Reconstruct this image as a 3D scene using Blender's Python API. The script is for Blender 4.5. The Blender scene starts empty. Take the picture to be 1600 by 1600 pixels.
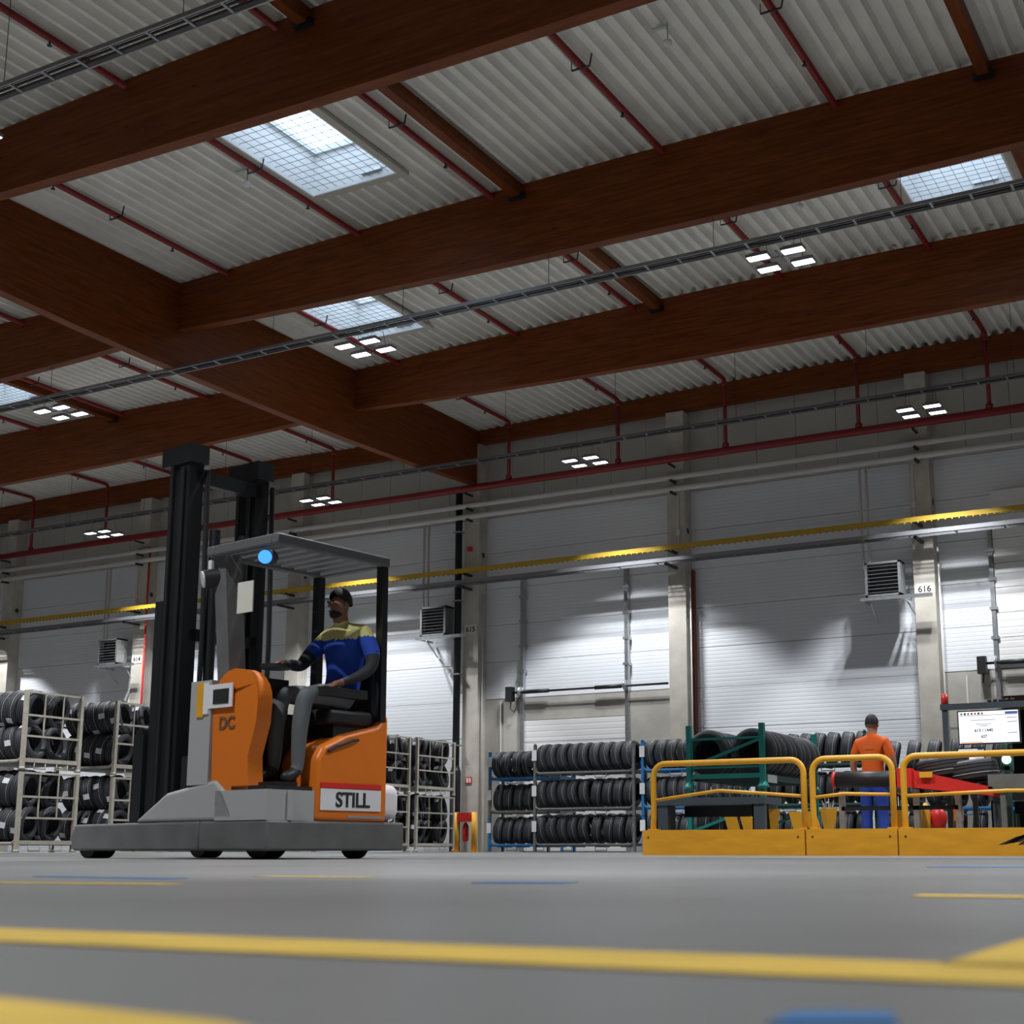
import bpy, bmesh, math, random
from mathutils import Vector, Matrix, Euler
random.seed(7)
R = math.radians
scene = bpy.context.scene
COL = scene.collection

# ------------------------------------------------------------------ camera
cd = bpy.data.cameras.new('camera'); cam = bpy.data.objects.new('camera', cd); COL.objects.link(cam)
cam.location = (0, 0, 0.07)
cam.rotation_euler = (R(90 + 10.8), 0, R(28.67))
cd.sensor_width = 36; cd.lens = 2146 / 1600 * 36
cd.shift_x = -75 / 1600; cd.shift_y = 118 / 1600
cd.clip_start = 0.02; cd.clip_end = 300
cd.dof.use_dof = True; cd.dof.focus_distance = 24; cd.dof.aperture_fstop = 7.1
scene.camera = cam
# ------------------------------------------------------------------ daylight above the skylights, exposure
w = bpy.data.worlds.new('World'); scene.world = w; w.use_nodes = True
w.node_tree.nodes['Background'].inputs[0].default_value = (0.72, 0.86, 1.0, 1)
w.node_tree.nodes['Background'].inputs[1].default_value = 3.0
vs = scene.view_settings
vs.view_transform = 'Standard'; vs.look = 'None'; vs.gamma = 1; vs.use_curve_mapping = False; vs.exposure = 0.0
LAMP_W = 620.0      # watts of each of the four panels in a lamp cluster

# ------------------------------------------------------------------ materials
def mat(name, c, rough=.55, metal=0., var=.0, vscale=6., bump=0., bscale=40., stretch=None, emit=None, estr=0., spec=.5, c2=None, alpha=None):
    m = bpy.data.materials.new(name); m.use_nodes = True
    nt = m.node_tree; b = nt.nodes['Principled BSDF']
    b.inputs['Base Color'].default_value = (*c, 1); b.inputs['Roughness'].default_value = rough
    b.inputs['Metallic'].default_value = metal; b.inputs['Specular IOR Level'].default_value = spec
    if emit: b.inputs['Emission Color'].default_value = (*emit, 1); b.inputs['Emission Strength'].default_value = estr
    if var or bump or c2:
        tc = nt.nodes.new('ShaderNodeTexCoord'); mp = nt.nodes.new('ShaderNodeMapping')
        if stretch: mp.inputs['Scale'].default_value = stretch
        nt.links.new(tc.outputs['Object'], mp.inputs['Vector'])
        if var or c2:
            n = nt.nodes.new('ShaderNodeTexNoise'); n.inputs['Scale'].default_value = vscale; n.inputs['Detail'].default_value = 6
            nt.links.new(mp.outputs[0], n.inputs['Vector'])
            mx = nt.nodes.new('ShaderNodeMix'); mx.data_type = 'RGBA'
            k = var
            mx.inputs[6].default_value = (*[v * (1 - k) for v in c], 1)
            mx.inputs[7].default_value = (*(c2 if c2 else [min(1, v * (1 + k)) for v in c]), 1)
            rmp = nt.nodes.new('ShaderNodeMapRange'); rmp.inputs[1].default_value = .3; rmp.inputs[2].default_value = .7
            nt.links.new(n.outputs['Fac'], rmp.inputs[0]); nt.links.new(rmp.outputs[0], mx.inputs[0])
            nt.links.new(mx.outputs[2], b.inputs['Base Color'])
        if bump:
            n2 = nt.nodes.new('ShaderNodeTexNoise'); n2.inputs['Scale'].default_value = bscale; n2.inputs['Detail'].default_value = 4
            nt.links.new(mp.outputs[0], n2.inputs['Vector'])
            bp = nt.nodes.new('ShaderNodeBump'); bp.inputs['Strength'].default_value = bump; bp.inputs['Distance'].default_value = .01
            nt.links.new(n2.outputs['Fac'], bp.inputs['Height']); nt.links.new(bp.outputs[0], b.inputs['Normal'])
    return m

def wood_mat(name, stretch):
    m = bpy.data.materials.new(name); m.use_nodes = True; nt = m.node_tree; b = nt.nodes['Principled BSDF']
    b.inputs['Roughness'].default_value = .5; b.inputs['Specular IOR Level'].default_value = .2
    tc = nt.nodes.new('ShaderNodeTexCoord'); mp = nt.nodes.new('ShaderNodeMapping'); mp.inputs['Scale'].default_value = stretch
    nt.links.new(tc.outputs['Object'], mp.inputs['Vector'])
    n = nt.nodes.new('ShaderNodeTexNoise'); n.inputs['Scale'].default_value = 3.; n.inputs['Detail'].default_value = 8; n.inputs['Roughness'].default_value = .65
    nt.links.new(mp.outputs[0], n.inputs['Vector'])
    cr = nt.nodes.new('ShaderNodeValToRGB'); e = cr.color_ramp.elements
    e[0].position = .3; e[0].color = (.11, .024, .005, 1); e[1].position = .72; e[1].color = (.245, .062, .012, 1)
    nt.links.new(n.outputs['Fac'], cr.inputs[0])
    # small knots
    v = nt.nodes.new('ShaderNodeTexVoronoi'); v.inputs['Scale'].default_value = 2.2
    mp2 = nt.nodes.new('ShaderNodeMapping'); mp2.inputs['Scale'].default_value = tuple(max(.45, min(s, 1.6)) for s in stretch)
    nt.links.new(tc.outputs['Object'], mp2.inputs['Vector']); nt.links.new(mp2.outputs[0], v.inputs['Vector'])
    lt = nt.nodes.new('ShaderNodeMapRange'); lt.inputs[1].default_value = .03; lt.inputs[2].default_value = .07; lt.inputs[3].default_value = .35; lt.inputs[4].default_value = 1
    nt.links.new(v.outputs['Distance'], lt.inputs[0])
    mx = nt.nodes.new('ShaderNodeMix'); mx.data_type = 'RGBA'; mx.blend_type = 'MULTIPLY'; mx.inputs[0].default_value = 1
    nt.links.new(cr.outputs[0], mx.inputs[6]); nt.links.new(lt.outputs[0], mx.inputs[7]); nt.links.new(mx.outputs[2], b.inputs['Base Color'])
    return m

def ribbed_mat(name, c, period, rough=.45):
    m = mat(name, c, rough); nt = m.node_tree; b = nt.nodes['Principled BSDF']
    tc = nt.nodes.new('ShaderNodeTexCoord'); sp = nt.nodes.new('ShaderNodeSeparateXYZ'); nt.links.new(tc.outputs['Object'], sp.inputs[0])
    mu = nt.nodes.new('ShaderNodeMath'); mu.operation = 'MULTIPLY'; mu.inputs[1].default_value = 2 * math.pi / period
    nt.links.new(sp.outputs['Z'], mu.inputs[0])
    sn = nt.nodes.new('ShaderNodeMath'); sn.operation = 'SINE'; nt.links.new(mu.outputs[0], sn.inputs[0])
    pw = nt.nodes.new('ShaderNodeMapRange'); pw.inputs[1].default_value = .55; pw.inputs[2].default_value = 1.
    nt.links.new(sn.outputs[0], pw.inputs[0])
    bp = nt.nodes.new('ShaderNodeBump'); bp.inputs['Strength'].default_value = .5; bp.inputs['Distance'].default_value = .006; bp.invert = True
    nt.links.new(pw.outputs[0], bp.inputs['Height']); nt.links.new(bp.outputs[0], b.inputs['Normal'])
    return m

M = {}
M['floor'] = mat('floor_concrete', (.17, .17, .167), .42, var=.16, vscale=.9, bump=.03, bscale=60)
M['deck'] = mat('deck_sheet_steel', (.82, .81, .75), .5, var=.08, vscale=1.5)
M['slab'] = mat('roof_insulation', (.25, .25, .25), .9)
M['woodx'] = wood_mat('glulam_x', (.35, 4, 6)); M['woody'] = wood_mat('glulam_y', (4, .35, 6))
M['concrete'] = mat('column_concrete', (.52, .49, .43), .85, var=.12, vscale=2.5, bump=.2, bscale=25)
M['plinth'] = mat('plinth_concrete', (.43, .41, .37), .9, var=.15, vscale=1.6, bump=.25, bscale=12)
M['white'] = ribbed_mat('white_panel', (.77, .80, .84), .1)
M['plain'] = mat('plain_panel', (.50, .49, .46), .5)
M['backing'] = mat('wall_backing', (.5, .5, .5), .8)
M['doorw'] = ribbed_mat('door_panel_white', (.82, .82, .81), .16)
M['galv'] = mat('galvanised', (.5, .52, .54), .38, .85, var=.12, vscale=9)
M['pipegrey'] = mat('pipe_grey', (.66, .65, .62), .5)
M['tray'] = mat('tray_steel', (.34, .35, .37), .42, .8)
M['red'] = mat('sprinkler_red', (.24, .012, .014), .42)
M['rust'] = mat('rust_red', (.24, .045, .02), .6)
M['redbright'] = mat('red_paint', (.68, .03, .025), .4)
M['yellow'] = mat('yellow_paint', (.80, .40, .025), .45, var=.08, vscale=3)
M['yellow_wood'] = mat('yellow_kickboard', (.78, .36, .018), .5, var=.1, vscale=3, stretch=(1, 1, 4))
M['yrail'] = mat('yellow_busbar', (.50, .32, .025), .5)
M['black'] = mat('black_plastic', (.015, .015, .017), .5)
M['blackmetal'] = mat('black_metal', (.022, .023, .026), .42, .3)
M['rubber'] = mat('tyre_rubber', (.038, .040, .047), .58, bump=.15, bscale=70)
M['stripe'] = mat('tyre_stripe', (.55, .55, .55), .6)
M['sticker'] = mat('sticker_white', (.75, .76, .8), .6)
M['beige'] = mat('cage_beige', (.50, .46, .39), .5, .2, var=.12, vscale=8)
M['rackgrey'] = mat('rack_greygreen', (.17, .18, .165), .5, .3, var=.15, vscale=8)
M['blue'] = mat('rack_blue', (.02, .18, .46), .45)
M['teal'] = mat('rack_teal', (.015, .28, .25), .45)
M['dgreen'] = mat('rack_dark_green', (.03, .08, .07), .5)
M['slate'] = mat('bench_slate', (.06, .08, .095), .45)
M['orange'] = mat('truck_orange', (.74, .18, .012), .4)
M['tgrey'] = mat('truck_grey', (.13, .13, .13), .5, var=.15, vscale=5)
M['guard'] = mat('guard_grey', (.12, .12, .125), .5)
M['tlight'] = mat('truck_lightgrey', (.40, .40, .40), .5)
M['whitep'] = mat('white_plastic', (.8, .8, .82), .4)
M['lampbody'] = mat('lamp_body', (.25, .25, .27), .5, .5)
M['led'] = mat('led_panel', (1, 1, 1), .5, emit=(.93, .95, 1), estr=4)
M['screen'] = mat('screen_white', (.8, .82, .85), .3, emit=(.9, .93, 1), estr=.75)
M['screenblue'] = mat('screen_blue', (.05, .1, .3), .3, emit=(.05, .1, .3), estr=.6)
M['screenorange'] = mat('screen_orange', (.9, .3, .1), .3, emit=(.9, .3, .1), estr=.6)
M['ink'] = mat('ink_black', (.02, .02, .02), .6)
M['inkgrey'] = mat('ink_grey', (.3, .3, .32), .6)
M['plate'] = mat('number_plate', (.72, .70, .62), .6)
M['bluelamp'] = mat('blue_spot_lens', (.05, .3, 1), .3, emit=(.05, .25, 1), estr=1.5)
M['greenlamp'] = mat('green_lamp_lens', (.4, 1, .8), .3, emit=(.45, 1, .85), estr=5)
M['skin'] = mat('skin', (.42, .22, .15), .55); M['skindark'] = mat('skin_dark', (.24, .11, .07), .55)
M['shirtorange'] = mat('shirt_orange', (.85, .13, .01), .8, bump=.3, bscale=14)
M['shirtblue'] = mat('shirt_blue', (.012, .06, .42), .8, bump=.3, bscale=14)
M['shirtyellow'] = mat('shirt_yellow', (.60, .56, .22), .8)
M['trousblue'] = mat('trousers_blue', (.02, .06, .36), .8, bump=.3, bscale=14)
M['trousgrey'] = mat('trousers_grey', (.11, .12, .125), .8, bump=.3, bscale=14)
M['sleeve'] = mat('sleeve_black', (.02, .022, .024), .8)
M['hair'] = mat('hair_dark', (.012, .010, .009), .7)
M['linep'] = mat('floor_paint_yellow', (.62, .42, .07), .5, var=.15, vscale=8)
M['lineb'] = mat('floor_paint_blue', (.03, .15, .36), .5)
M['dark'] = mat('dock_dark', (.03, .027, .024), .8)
M['brown'] = mat('dock_brown', (.16, .08, .05), .7)
M['shaft'] = mat('skylight_shaft_white', (.78, .79, .80), .6)
M['framebeige'] = mat('skylight_frame', (.50, .46, .40), .6)
M['wire'] = mat('wire_dark', (.06, .065, .07), .5, .6)
gm = bpy.data.materials.new('skylight_pane'); gm.use_nodes = True
_nt = gm.node_tree; _nt.nodes.remove(_nt.nodes['Principled BSDF'])
_t = _nt.nodes.new('ShaderNodeBsdfTransparent'); _t.inputs[0].default_value = (.93, .95, .97, 1)
_g = _nt.nodes.new('ShaderNodeBsdfGlossy'); _g.inputs['Roughness'].default_value = .1
_m = _nt.nodes.new('ShaderNodeMixShader'); _m.inputs[0].default_value = .06
_nt.links.new(_t.outputs[0], _m.inputs[1]); _nt.links.new(_g.outputs[0], _m.inputs[2]); _nt.links.new(_m.outputs[0], _nt.nodes['Material Output'].inputs[0])
M['pane'] = gm

# ------------------------------------------------------------------ mesh builder
class MB:
    def __init__(s): s.v = []; s.f = []
    def add(s, vs, fs):
        o = len(s.v); s.v += [tuple(v) for v in vs]; s.f += [tuple(i + o for i in f) for f in fs]; return s
    def box(s, x0, x1, y0, y1, z0, z1, mtx=None):
        vs = [Vector(p) for p in ((x0, y0, z0), (x1, y0, z0), (x1, y1, z0), (x0, y1, z0), (x0, y0, z1), (x1, y0, z1), (x1, y1, z1), (x0, y1, z1))]
        if mtx: vs = [mtx @ v for v in vs]
        return s.add(vs, [(0, 3, 2, 1), (4, 5, 6, 7), (0, 1, 5, 4), (1, 2, 6, 5), (2, 3, 7, 6), (3, 0, 4, 7)])
    def bar(s, p0, p1, wd, ht):
        p0, p1 = Vector(p0), Vector(p1); d = (p1 - p0).normalized()
        up = Vector((0, 0, 1)) if abs(d.z) < .95 else Vector((0, 1, 0))
        sd = d.cross(up).normalized(); up = sd.cross(d)
        vs = []
        for p in (p0, p1):
            for a, b in ((-1, -1), (1, -1), (1, 1), (-1, 1)): vs.append(p + sd * a * wd / 2 + up * b * ht / 2)
        return s.add(vs, [(0, 1, 2, 3), (7, 6, 5, 4), (0, 4, 5, 1), (1, 5, 6, 2), (2, 6, 7, 3), (3, 7, 4, 0)])
    def tube(s, pts, r, n=8, cap=True):
        pts = [Vector(p) for p in pts]; rings = []; prev = None
        for i, p in enumerate(pts):
            d = (pts[min(i + 1, len(pts) - 1)] - pts[max(i - 1, 0)]).normalized()
            if prev is None:
                up = Vector((0, 0, 1)) if abs(d.z) < .9 else Vector((1, 0, 0)); sd = d.cross(up).normalized()
            else: sd = (prev - d * prev.dot(d)).normalized()
            prev = sd; up = sd.cross(d); rr = r[i] if isinstance(r, (list, tuple)) else r
            rings.append([p + (sd * math.cos(2 * math.pi * k / n) + up * math.sin(2 * math.pi * k / n)) * rr for k in range(n)])
        vs = [v for rg in rings for v in rg]; fs = []
        for i in range(len(pts) - 1):
            for k in range(n):
                k2 = (k + 1) % n; fs.append((i * n + k, i * n + k2, (i + 1) * n + k2, (i + 1) * n + k))
        if cap: fs.append(tuple(reversed(range(n)))); fs.append(tuple(range((len(pts) - 1) * n, len(pts) * n)))
        return s.add(vs, fs)
    def prism(s, poly, d):           # poly: list of 3D points, d: extrusion vector
        n = len(poly); poly = [Vector(p) for p in poly]; d = Vector(d)
        vs = poly + [p + d for p in poly]
        return s.add(vs, [tuple(reversed(range(n))), tuple(range(n, 2 * n))] + [(k, (k + 1) % n, n + (k + 1) % n, n + k) for k in range(n)])
    def lathe(s, prof, n=40):        # prof: (axial x, radius) closed loop, around X axis
        m = len(prof); vs = []
        for i in range(n):
            a = 2 * math.pi * i / n
            for x, r in prof: vs.append((x, r * math.cos(a), r * math.sin(a)))
        fs = []
        for i in range(n):
            j = (i + 1) % n
            for k in range(m):
                l = (k + 1) % m; fs.append((i * m + k, i * m + l, j * m + l, j * m + k))
        return s.add(vs, fs)
    def sphere(s, c, r, n=12, m=8, sc=(1, 1, 1)):
        vs = []; fs = []
        for j in range(m + 1):
            ph = math.pi * j / m
            for i in range(n):
                a = 2 * math.pi * i / n
                vs.append((c[0] + r * sc[0] * math.sin(ph) * math.cos(a), c[1] + r * sc[1] * math.sin(ph) * math.sin(a), c[2] + r * sc[2] * math.cos(ph)))
        for j in range(m):
            for i in range(n):
                i2 = (i + 1) % n; fs.append((j * n + i, (j + 1) * n + i, (j + 1) * n + i2, j * n + i2))
        return s.add(vs, fs)
    def mesh(s, name, m, smooth=False):
        me = bpy.data.meshes.new(name); me.from_pydata(s.v, [], s.f); me.update()
        bm = bmesh.new(); bm.from_mesh(me); bmesh.ops.recalc_face_normals(bm, faces=bm.faces); bm.to_mesh(me); bm.free()
        if m: me.materials.append(M[m] if isinstance(m, str) else m)
        if smooth:
            for p in me.polygons: p.use_smooth = True
        return me
    def build(s, name, m, parent=None, smooth=False, world=False):
        if world and parent is not None:
            L = Vector(parent.location); s.v = [tuple(Vector(v) - L) for v in s.v]
        o = bpy.data.objects.new(name, s.mesh(name, m, smooth)); COL.objects.link(o)
        if parent is not None: o.parent = parent
        return o

def autosmooth(o, ang=40):
    me = o.data
    for p in me.polygons: p.use_smooth = True
    try: me.set_sharp_from_angle(angle=R(ang))
    except Exception: pass
    return o
def tag(o, label=None, cat=None, group=None, kind=None):
    if label: o['label'] = label
    if cat: o['category'] = cat
    if group: o['group'] = group
    if kind: o['kind'] = kind
    return o
def empty(name, loc=(0, 0, 0), rz=0, label=None, cat=None, group=None, kind=None):
    o = bpy.data.objects.new(name, None); COL.objects.link(o); o.location = loc; o.rotation_euler = (0, 0, rz); o.empty_display_size = .1
    return tag(o, label, cat, group, kind)
def inst(name, me, parent=None, loc=(0, 0, 0), rot=(0, 0, 0), scale=None):
    o = bpy.data.objects.new(name, me); COL.objects.link(o); o.parent = parent; o.location = loc; o.rotation_euler = rot
    if scale: o.scale = scale
    return o
def text(name, body, size, loc, rot, m, parent=None, depth=.002):
    c = bpy.data.curves.new(name, 'FONT'); c.body = body; c.size = size; c.align_x = 'CENTER'; c.align_y = 'CENTER'; c.extrude = depth; c.offset = size * .022
    t = bpy.data.objects.new(name, c); COL.objects.link(t)
    bpy.context.view_layer.update()
    me = bpy.data.meshes.new_from_object(t.evaluated_get(bpy.context.evaluated_depsgraph_get()))
    bpy.data.objects.remove(t); me.materials.clear(); me.materials.append(M[m])
    o = bpy.data.objects.new(name, me); COL.objects.link(o); o.parent = parent; o.location = loc; o.rotation_euler = rot
    return o
ORD = ['first', 'second', 'third', 'fourth', 'fifth', 'sixth', 'seventh', 'eighth', 'ninth', 'tenth', 'eleventh', 'twelfth', 'thirteenth']

# ================================================================== STRUCTURE
XL, XR, YF, YB = -62., 18., -14., 33.
SPAN = 25.84; MAINX = [-20.62 - SPAN, -20.62, -20.62 + SPAN]
def zroof(x):
    k = math.floor((x - MAINX[1]) / SPAN); c = MAINX[1] + SPAN * (k + .5)
    return 12.03 + .25 * (1 - ((x - c) / (SPAN / 2)) ** 2)
def zbeam(x):
    k = math.floor((x - MAINX[1]) / SPAN); c = MAINX[1] + SPAN * (k + .5)
    return 10.99 - .25 * (1 - ((x - c) / (SPAN / 2)) ** 2)
def zmain(y): return 10.1 + .34 * ((y - 22.) / 10.8) ** 2

fl = MB().box(XL, XR, YF, YB + 6, -.2, 0).build('floor', 'floor'); tag(fl, kind='structure')
def paint(name, poly, m, label, h=.0015):
    o = MB().prism([(x, y, 0) for x, y in poly], (0, 0, h)).build(name, m); tag(o, label, 'floor marking', 'painted floor markings')
paint('floor_line', [(-4.5, 3.9), (-4.42, 3.77), (-1.075, .72 + .03), (-.168, .758), (-.197, .89), (-1.1, .86)][0:0] or [(-2.2, .84), (-2.2, .715), (-.168, .758), (.9, .80), (.9, .95), (-.197, .885)], 'linep', 'long yellow floor line crossing the whole foreground')
paint('floor_line', [(-.212, .871), (-.215, 1.34), (-.05, 1.5), (.1, 1.5), (-.122, .87)], 'linep', 'yellow floor line branching off at the right edge of the foreground')
paint('floor_line', [(-.60, .47), (-.432, .335), (-.30, .40), (-.40, .445)], 'linep', 'yellow floor line cut by the bottom left corner')
paint('floor_patch', [(-.203, .545), (-.208, .588), (-.17, .608), (-.157, .572)], 'lineb', 'blue floor patch at the bottom edge')
paint('floor_line', [(-2.95, 2.62), (-2.95, 2.54), (-2.45, 2.50), (-2.45, 2.58)], 'lineb', 'faint blue floor dash left of centre')
paint('floor_line', [(-2.45, 2.9), (-2.45, 2.82), (-2.15, 2.86), (-2.15, 2.94)], 'linep', 'faint yellow floor dash beyond the blue dash')
paint('floor_line', [(-1.6, 2.6), (-1.58, 2.5), (-1.4, 2.58), (-1.42, 2.68)], 'lineb', 'short blue floor dash in the middle')
paint('floor_line', [(-.56, 2.2), (-.55, 2.1), (.4, 2.2), (.4, 2.3)], 'linep', 'thin yellow floor line at the right edge')
paint('floor_line', [(-1.4, 5.9), (-1.4, 5.6), (.5, 5.8), (.5, 6.1)], 'lineb', 'blue floor line far off at the right edge')
paint('floor_line', [(-2.9, 2.0), (-2.9, 1.93), (-2.05, 2.08), (-2.05, 2.15)], 'linep', 'faint yellow floor line left of the near line')

SKY = [(-15.62, -13.66, 16.2, 18.86), (-19.26, -17.3, 22.5, 25.1), (-5.82, -3.9, 22.2, 24.78), (-31.4, -29.6, 22.4, 24.9), (-15.6, -13.65, 3.8, 6.4), (-5.8, -3.9, 10., 12.6)]
# insulation above the deck, with the skylight shafts left open
ceil = MB()
xs = sorted({XL, XR} | {v for s in SKY for v in s[:2]}); ys = sorted({YF, YB + .4} | {v for s in SKY for v in s[2:]})
for i in range(len(xs) - 1):
    for j in range(len(ys) - 1):
        cx, cy = (xs[i] + xs[i + 1]) / 2, (ys[j] + ys[j + 1]) / 2
        if any(s[0] < cx < s[1] and s[2] < cy < s[3] for s in SKY): continue
        ceil.box(xs[i], xs[i + 1], ys[j], ys[j + 1], 12.50, 12.75)
ceiling = tag(ceil.build('ceiling', 'slab'), kind='structure')
# corrugated steel deck between the beams
BY = [-4.2, 2.0, 8.2, 14.4, 20.6, 26.8]
edges = [YF] + BY + [YB]
PIT = .28; n_r = int((XR - XL) / PIT)
for b in range(len(edges) - 1):
    y0, y1 = edges[b], edges[b + 1]; mb = MB()
    for i in range(n_r):
        x0 = XL + i * PIT; iv = [(y0, y1)]
        for s in SKY:
            if x0 + PIT > s[0] and x0 < s[1]:
                nv = []
                for a, c in iv:
                    if s[3] <= a or s[2] >= c: nv.append((a, c)); continue
                    if s[2] > a: nv.append((a, s[2]))
                    if s[3] < c: nv.append((s[3], c))
                iv = nv
        prof = [(0, 0), (.035, .0), (.075, .14), (.205, .14), (.245, 0), (.28, 0)]
        prof = [(x0 + px, zroof(x0 + px) + pz) for px, pz in prof]
        for a, c in iv:
            vs = [(px, a, pz) for px, pz in prof] + [(px, c, pz) for px, pz in prof]
            mb.add(vs, [(k, k + 1, k + 7, k + 6) for k in range(5)])
    mb.build('deck_sheet', 'deck', ceiling)
# walls
wb = MB(); wb.box(XL, -6.3, YB + .02, YB + .3, 0, 12.75); wb.box(-3.05, XR, YB + .02, YB + .3, 0, 12.75); wb.box(-6.3, -3.05, YB + .02, YB + .3, 3.75, 12.75)
wall_back = tag(wb.build('wall_back', 'backing'), kind='structure')
tag(MB().box(XL - .3, XL, YF, YB, 0, 12.75).build('wall_left', 'white'), kind='structure')
tag(MB().box(XR, XR + .3, YF, YB, 0, 12.75).build('wall_right', 'white'), kind='structure')
tag(MB().box(XL, XR, YF - .3, YF, 0, 12.75).build('wall_front', 'white'), kind='structure')
COLX = [-59.35, -52.9, -46.45, -40.0, -33.55, -27.1, -20.65, -14.28, -7.83, -1.4, 5.05, 11.5]
DOORBAY = {(-33.55, -27.1): True, (-20.65, -14.28): True, (-7.83, -1.4): True, (-46.45, -40.0): True, (5.05, 11.5): True}
PH = 1.05; G = .006
for i in range(len(COLX) - 1):
    xa, xb = COLX[i], COLX[i + 1]; door = (xa, xb) in DOORBAY
    z = 4.22 if door else 0.
    while z < 9.4:
        z1 = z + PH if z + PH < 9.0 else 9.47
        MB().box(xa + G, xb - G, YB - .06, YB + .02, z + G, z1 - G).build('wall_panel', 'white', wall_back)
        z = z1
    for k in range(6):
        w0 = xa + (xb - xa) * k / 6; w1 = xa + (xb - xa) * (k + 1) / 6
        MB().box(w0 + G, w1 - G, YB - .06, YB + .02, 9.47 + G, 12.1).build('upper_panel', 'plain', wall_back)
    if door:
        dl, dr = xa + 1.52, xa + 4.75
        MB().box(xa, dl, YB - .10, YB + .02, 0, 4.2).build('plinth_block', 'plinth', wall_back)
        MB().box(dr, xb, YB - .10, YB + .02, 0, 4.2).build('plinth_block', 'plinth', wall_back)
        MB().box(dl, dr, YB - .10, YB + .02, 3.58, 4.2).build('plinth_block', 'plinth', wall_back)
# concrete columns
for i, x in enumerate(COLX):
    if x < -47 or x > 6: continue
    nm = {-33.55: 'plate 614', -20.65: 'plate 615', -7.83: 'plate 616', -14.28: 'no plate between the 615 and 616 columns', -27.1: 'no plate behind the lift truck', -40.0: 'no plate at the far left', -1.4: 'no plate beyond the right edge'}.get(x, 'no plate far left of the racks' if x < -40 else 'no plate right of the frame')
    o = MB().box(x - .25, x + .25, 32.5, YB - .06, 0, 11.62).build('concrete_column', 'concrete')
    tag(o, 'tall square concrete wall column with ' + nm, 'column', 'concrete wall columns')
    MB().tube([(x + .248, 32.72, 8.35), (x + .253, 32.72, 8.35)], .08, 14).build('recess_hole', 'black', o)
    if nm.startswith('plate'):
        p = MB().box(x - .19, x + .19, 32.485, 32.499, 6.05, 6.32).build('number_plate', 'plate')
        tag(p, 'cream number plate reading %s on the column %s' % (nm[-3:], {'614': 'left of the lift truck mast', '615': 'beside the black downpipe', '616': 'near the right edge'}[nm[-3:]]), 'sign')
        text('lettering', nm[-3:], .21, (x, 32.483, 6.185), (R(90), 0, 0), 'ink', p)
# glulam roof beams
def sec_beam(y, x0, x1, label):
    n = 24; w_ = .11; mb = MB(); vs = []
    for k in range(n + 1):
        x = x0 + (x1 - x0) * k / n
        for yy, zz in ((y - w_, zbeam(x)), (y + w_, zbeam(x)), (y + w_, zroof(x)), (y - w_, zroof(x))): vs.append((x, yy, zz))
    fs = [(0, 1, 2, 3), (n * 4 + 3, n * 4 + 2, n * 4 + 1, n * 4)]
    for k in range(n):
        for q in range(4): fs.append((k * 4 + q, (k + 1) * 4 + q, (k + 1) * 4 + (q + 1) % 4, k * 4 + (q + 1) % 4))
    tag(mb.add(vs, fs).build('roof_beam', 'woodx'), label, 'beam', 'brown glulam roof beams')
names = {14.4: 'nearest the camera', 20.6: 'second from the camera', 26.8: 'third from the camera'}
for y in BY:
    for s, nm in ((1, 'right of the main girder'), (0, 'left of the main girder')):
        x0 = MAINX[s] + .12; x1 = MAINX[s + 1] - .12 if s == 1 else MAINX[1] - .12
        where = names.get(y, 'behind the camera view at depth %d' % int(y))
        sec_beam(y, x0, x1, 'brown fish-belly glulam cross beam %s, %s' % (where, nm))
for i, x in enumerate(MAINX):
    n = 20; mb = MB(); vs = []; w_ = .12
    y0, y1 = -1., 32.9
    for k in range(n + 1):
        y = y0 + (y1 - y0) * k / n; zb = zmain(y) if y > 11 else 10.45
        for xx, zz in ((x - w_, zb), (x + w_, zb), (x + w_, 12.03), (x - w_, 12.03)): vs.append((xx, y, zz))
    fs = [(0, 1, 2, 3), (n * 4 + 3, n * 4 + 2, n * 4 + 1, n * 4)]
    for k in range(n):
        for q in range(4): fs.append((k * 4 + q, (k + 1) * 4 + q, (k + 1) * 4 + (q + 1) % 4, k * 4 + (q + 1) % 4))
    o = mb.add(vs, fs).build('roof_girder', 'woody')
    tag(o, ['deep brown glulam girder at the far left', 'deep brown glulam main girder running to column 615', 'deep brown glulam girder beyond the right edge'][i], 'beam', 'main glulam girders')
# edge beam over the wall columns (per bay) and purlins between the beams
for i in range(len(COLX) - 1):
    xa, xb = COLX[i], COLX[i + 1]
    if xa < -47 or xa > 6: continue
    mb = MB(); n = 6
    for k in range(n):
        x0 = xa + (xb - xa) * k / n; x1 = xa + (xb - xa) * (k + 1) / n
        mb.prism([(x0, 32.6, 11.64), (x1, 32.6, 11.64), (x1, 32.6, zroof(x1)), (x0, 32.6, zroof(x0))], (0, .2, 0))
    tag(mb.build('edge_beam', 'woodx'), 'brown timber edge beam on top of the wall between columns, bay %s from the right' % ORD[len(COLX) - 2 - i], 'beam', 'timber edge beams on the wall')
for i, (x, y0, y1, nm) in enumerate([(-12.09, 14.51, 20.49, 'between first and second cross beams, centre'), (-12.09, 20.71, 26.69, 'between second and third cross beams, centre'), (-3.6, 14.51, 20.49, 'at the top right corner'), (-3.6, 20.71, 26.69, 'beside the right skylight'), (-12.09, 8.31, 14.29, 'at the top edge left of centre'), (-29.0, 20.71, 26.69, 'beside the skylight at far left')]):
    o = MB().box(x - .09, x + .09, y0, y1, zroof(x) - .26, zroof(x) - .002).build('purlin', 'woody')
    MB().box(x - .16, x + .16, y1 - .1, y1, zroof(x) - .3, zroof(x) - .2).build('shoe_bracket', 'blackmetal', o)
    tag(o, 'slim brown timber purlin ' + nm, 'beam', 'slim purlins under the deck')
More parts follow.
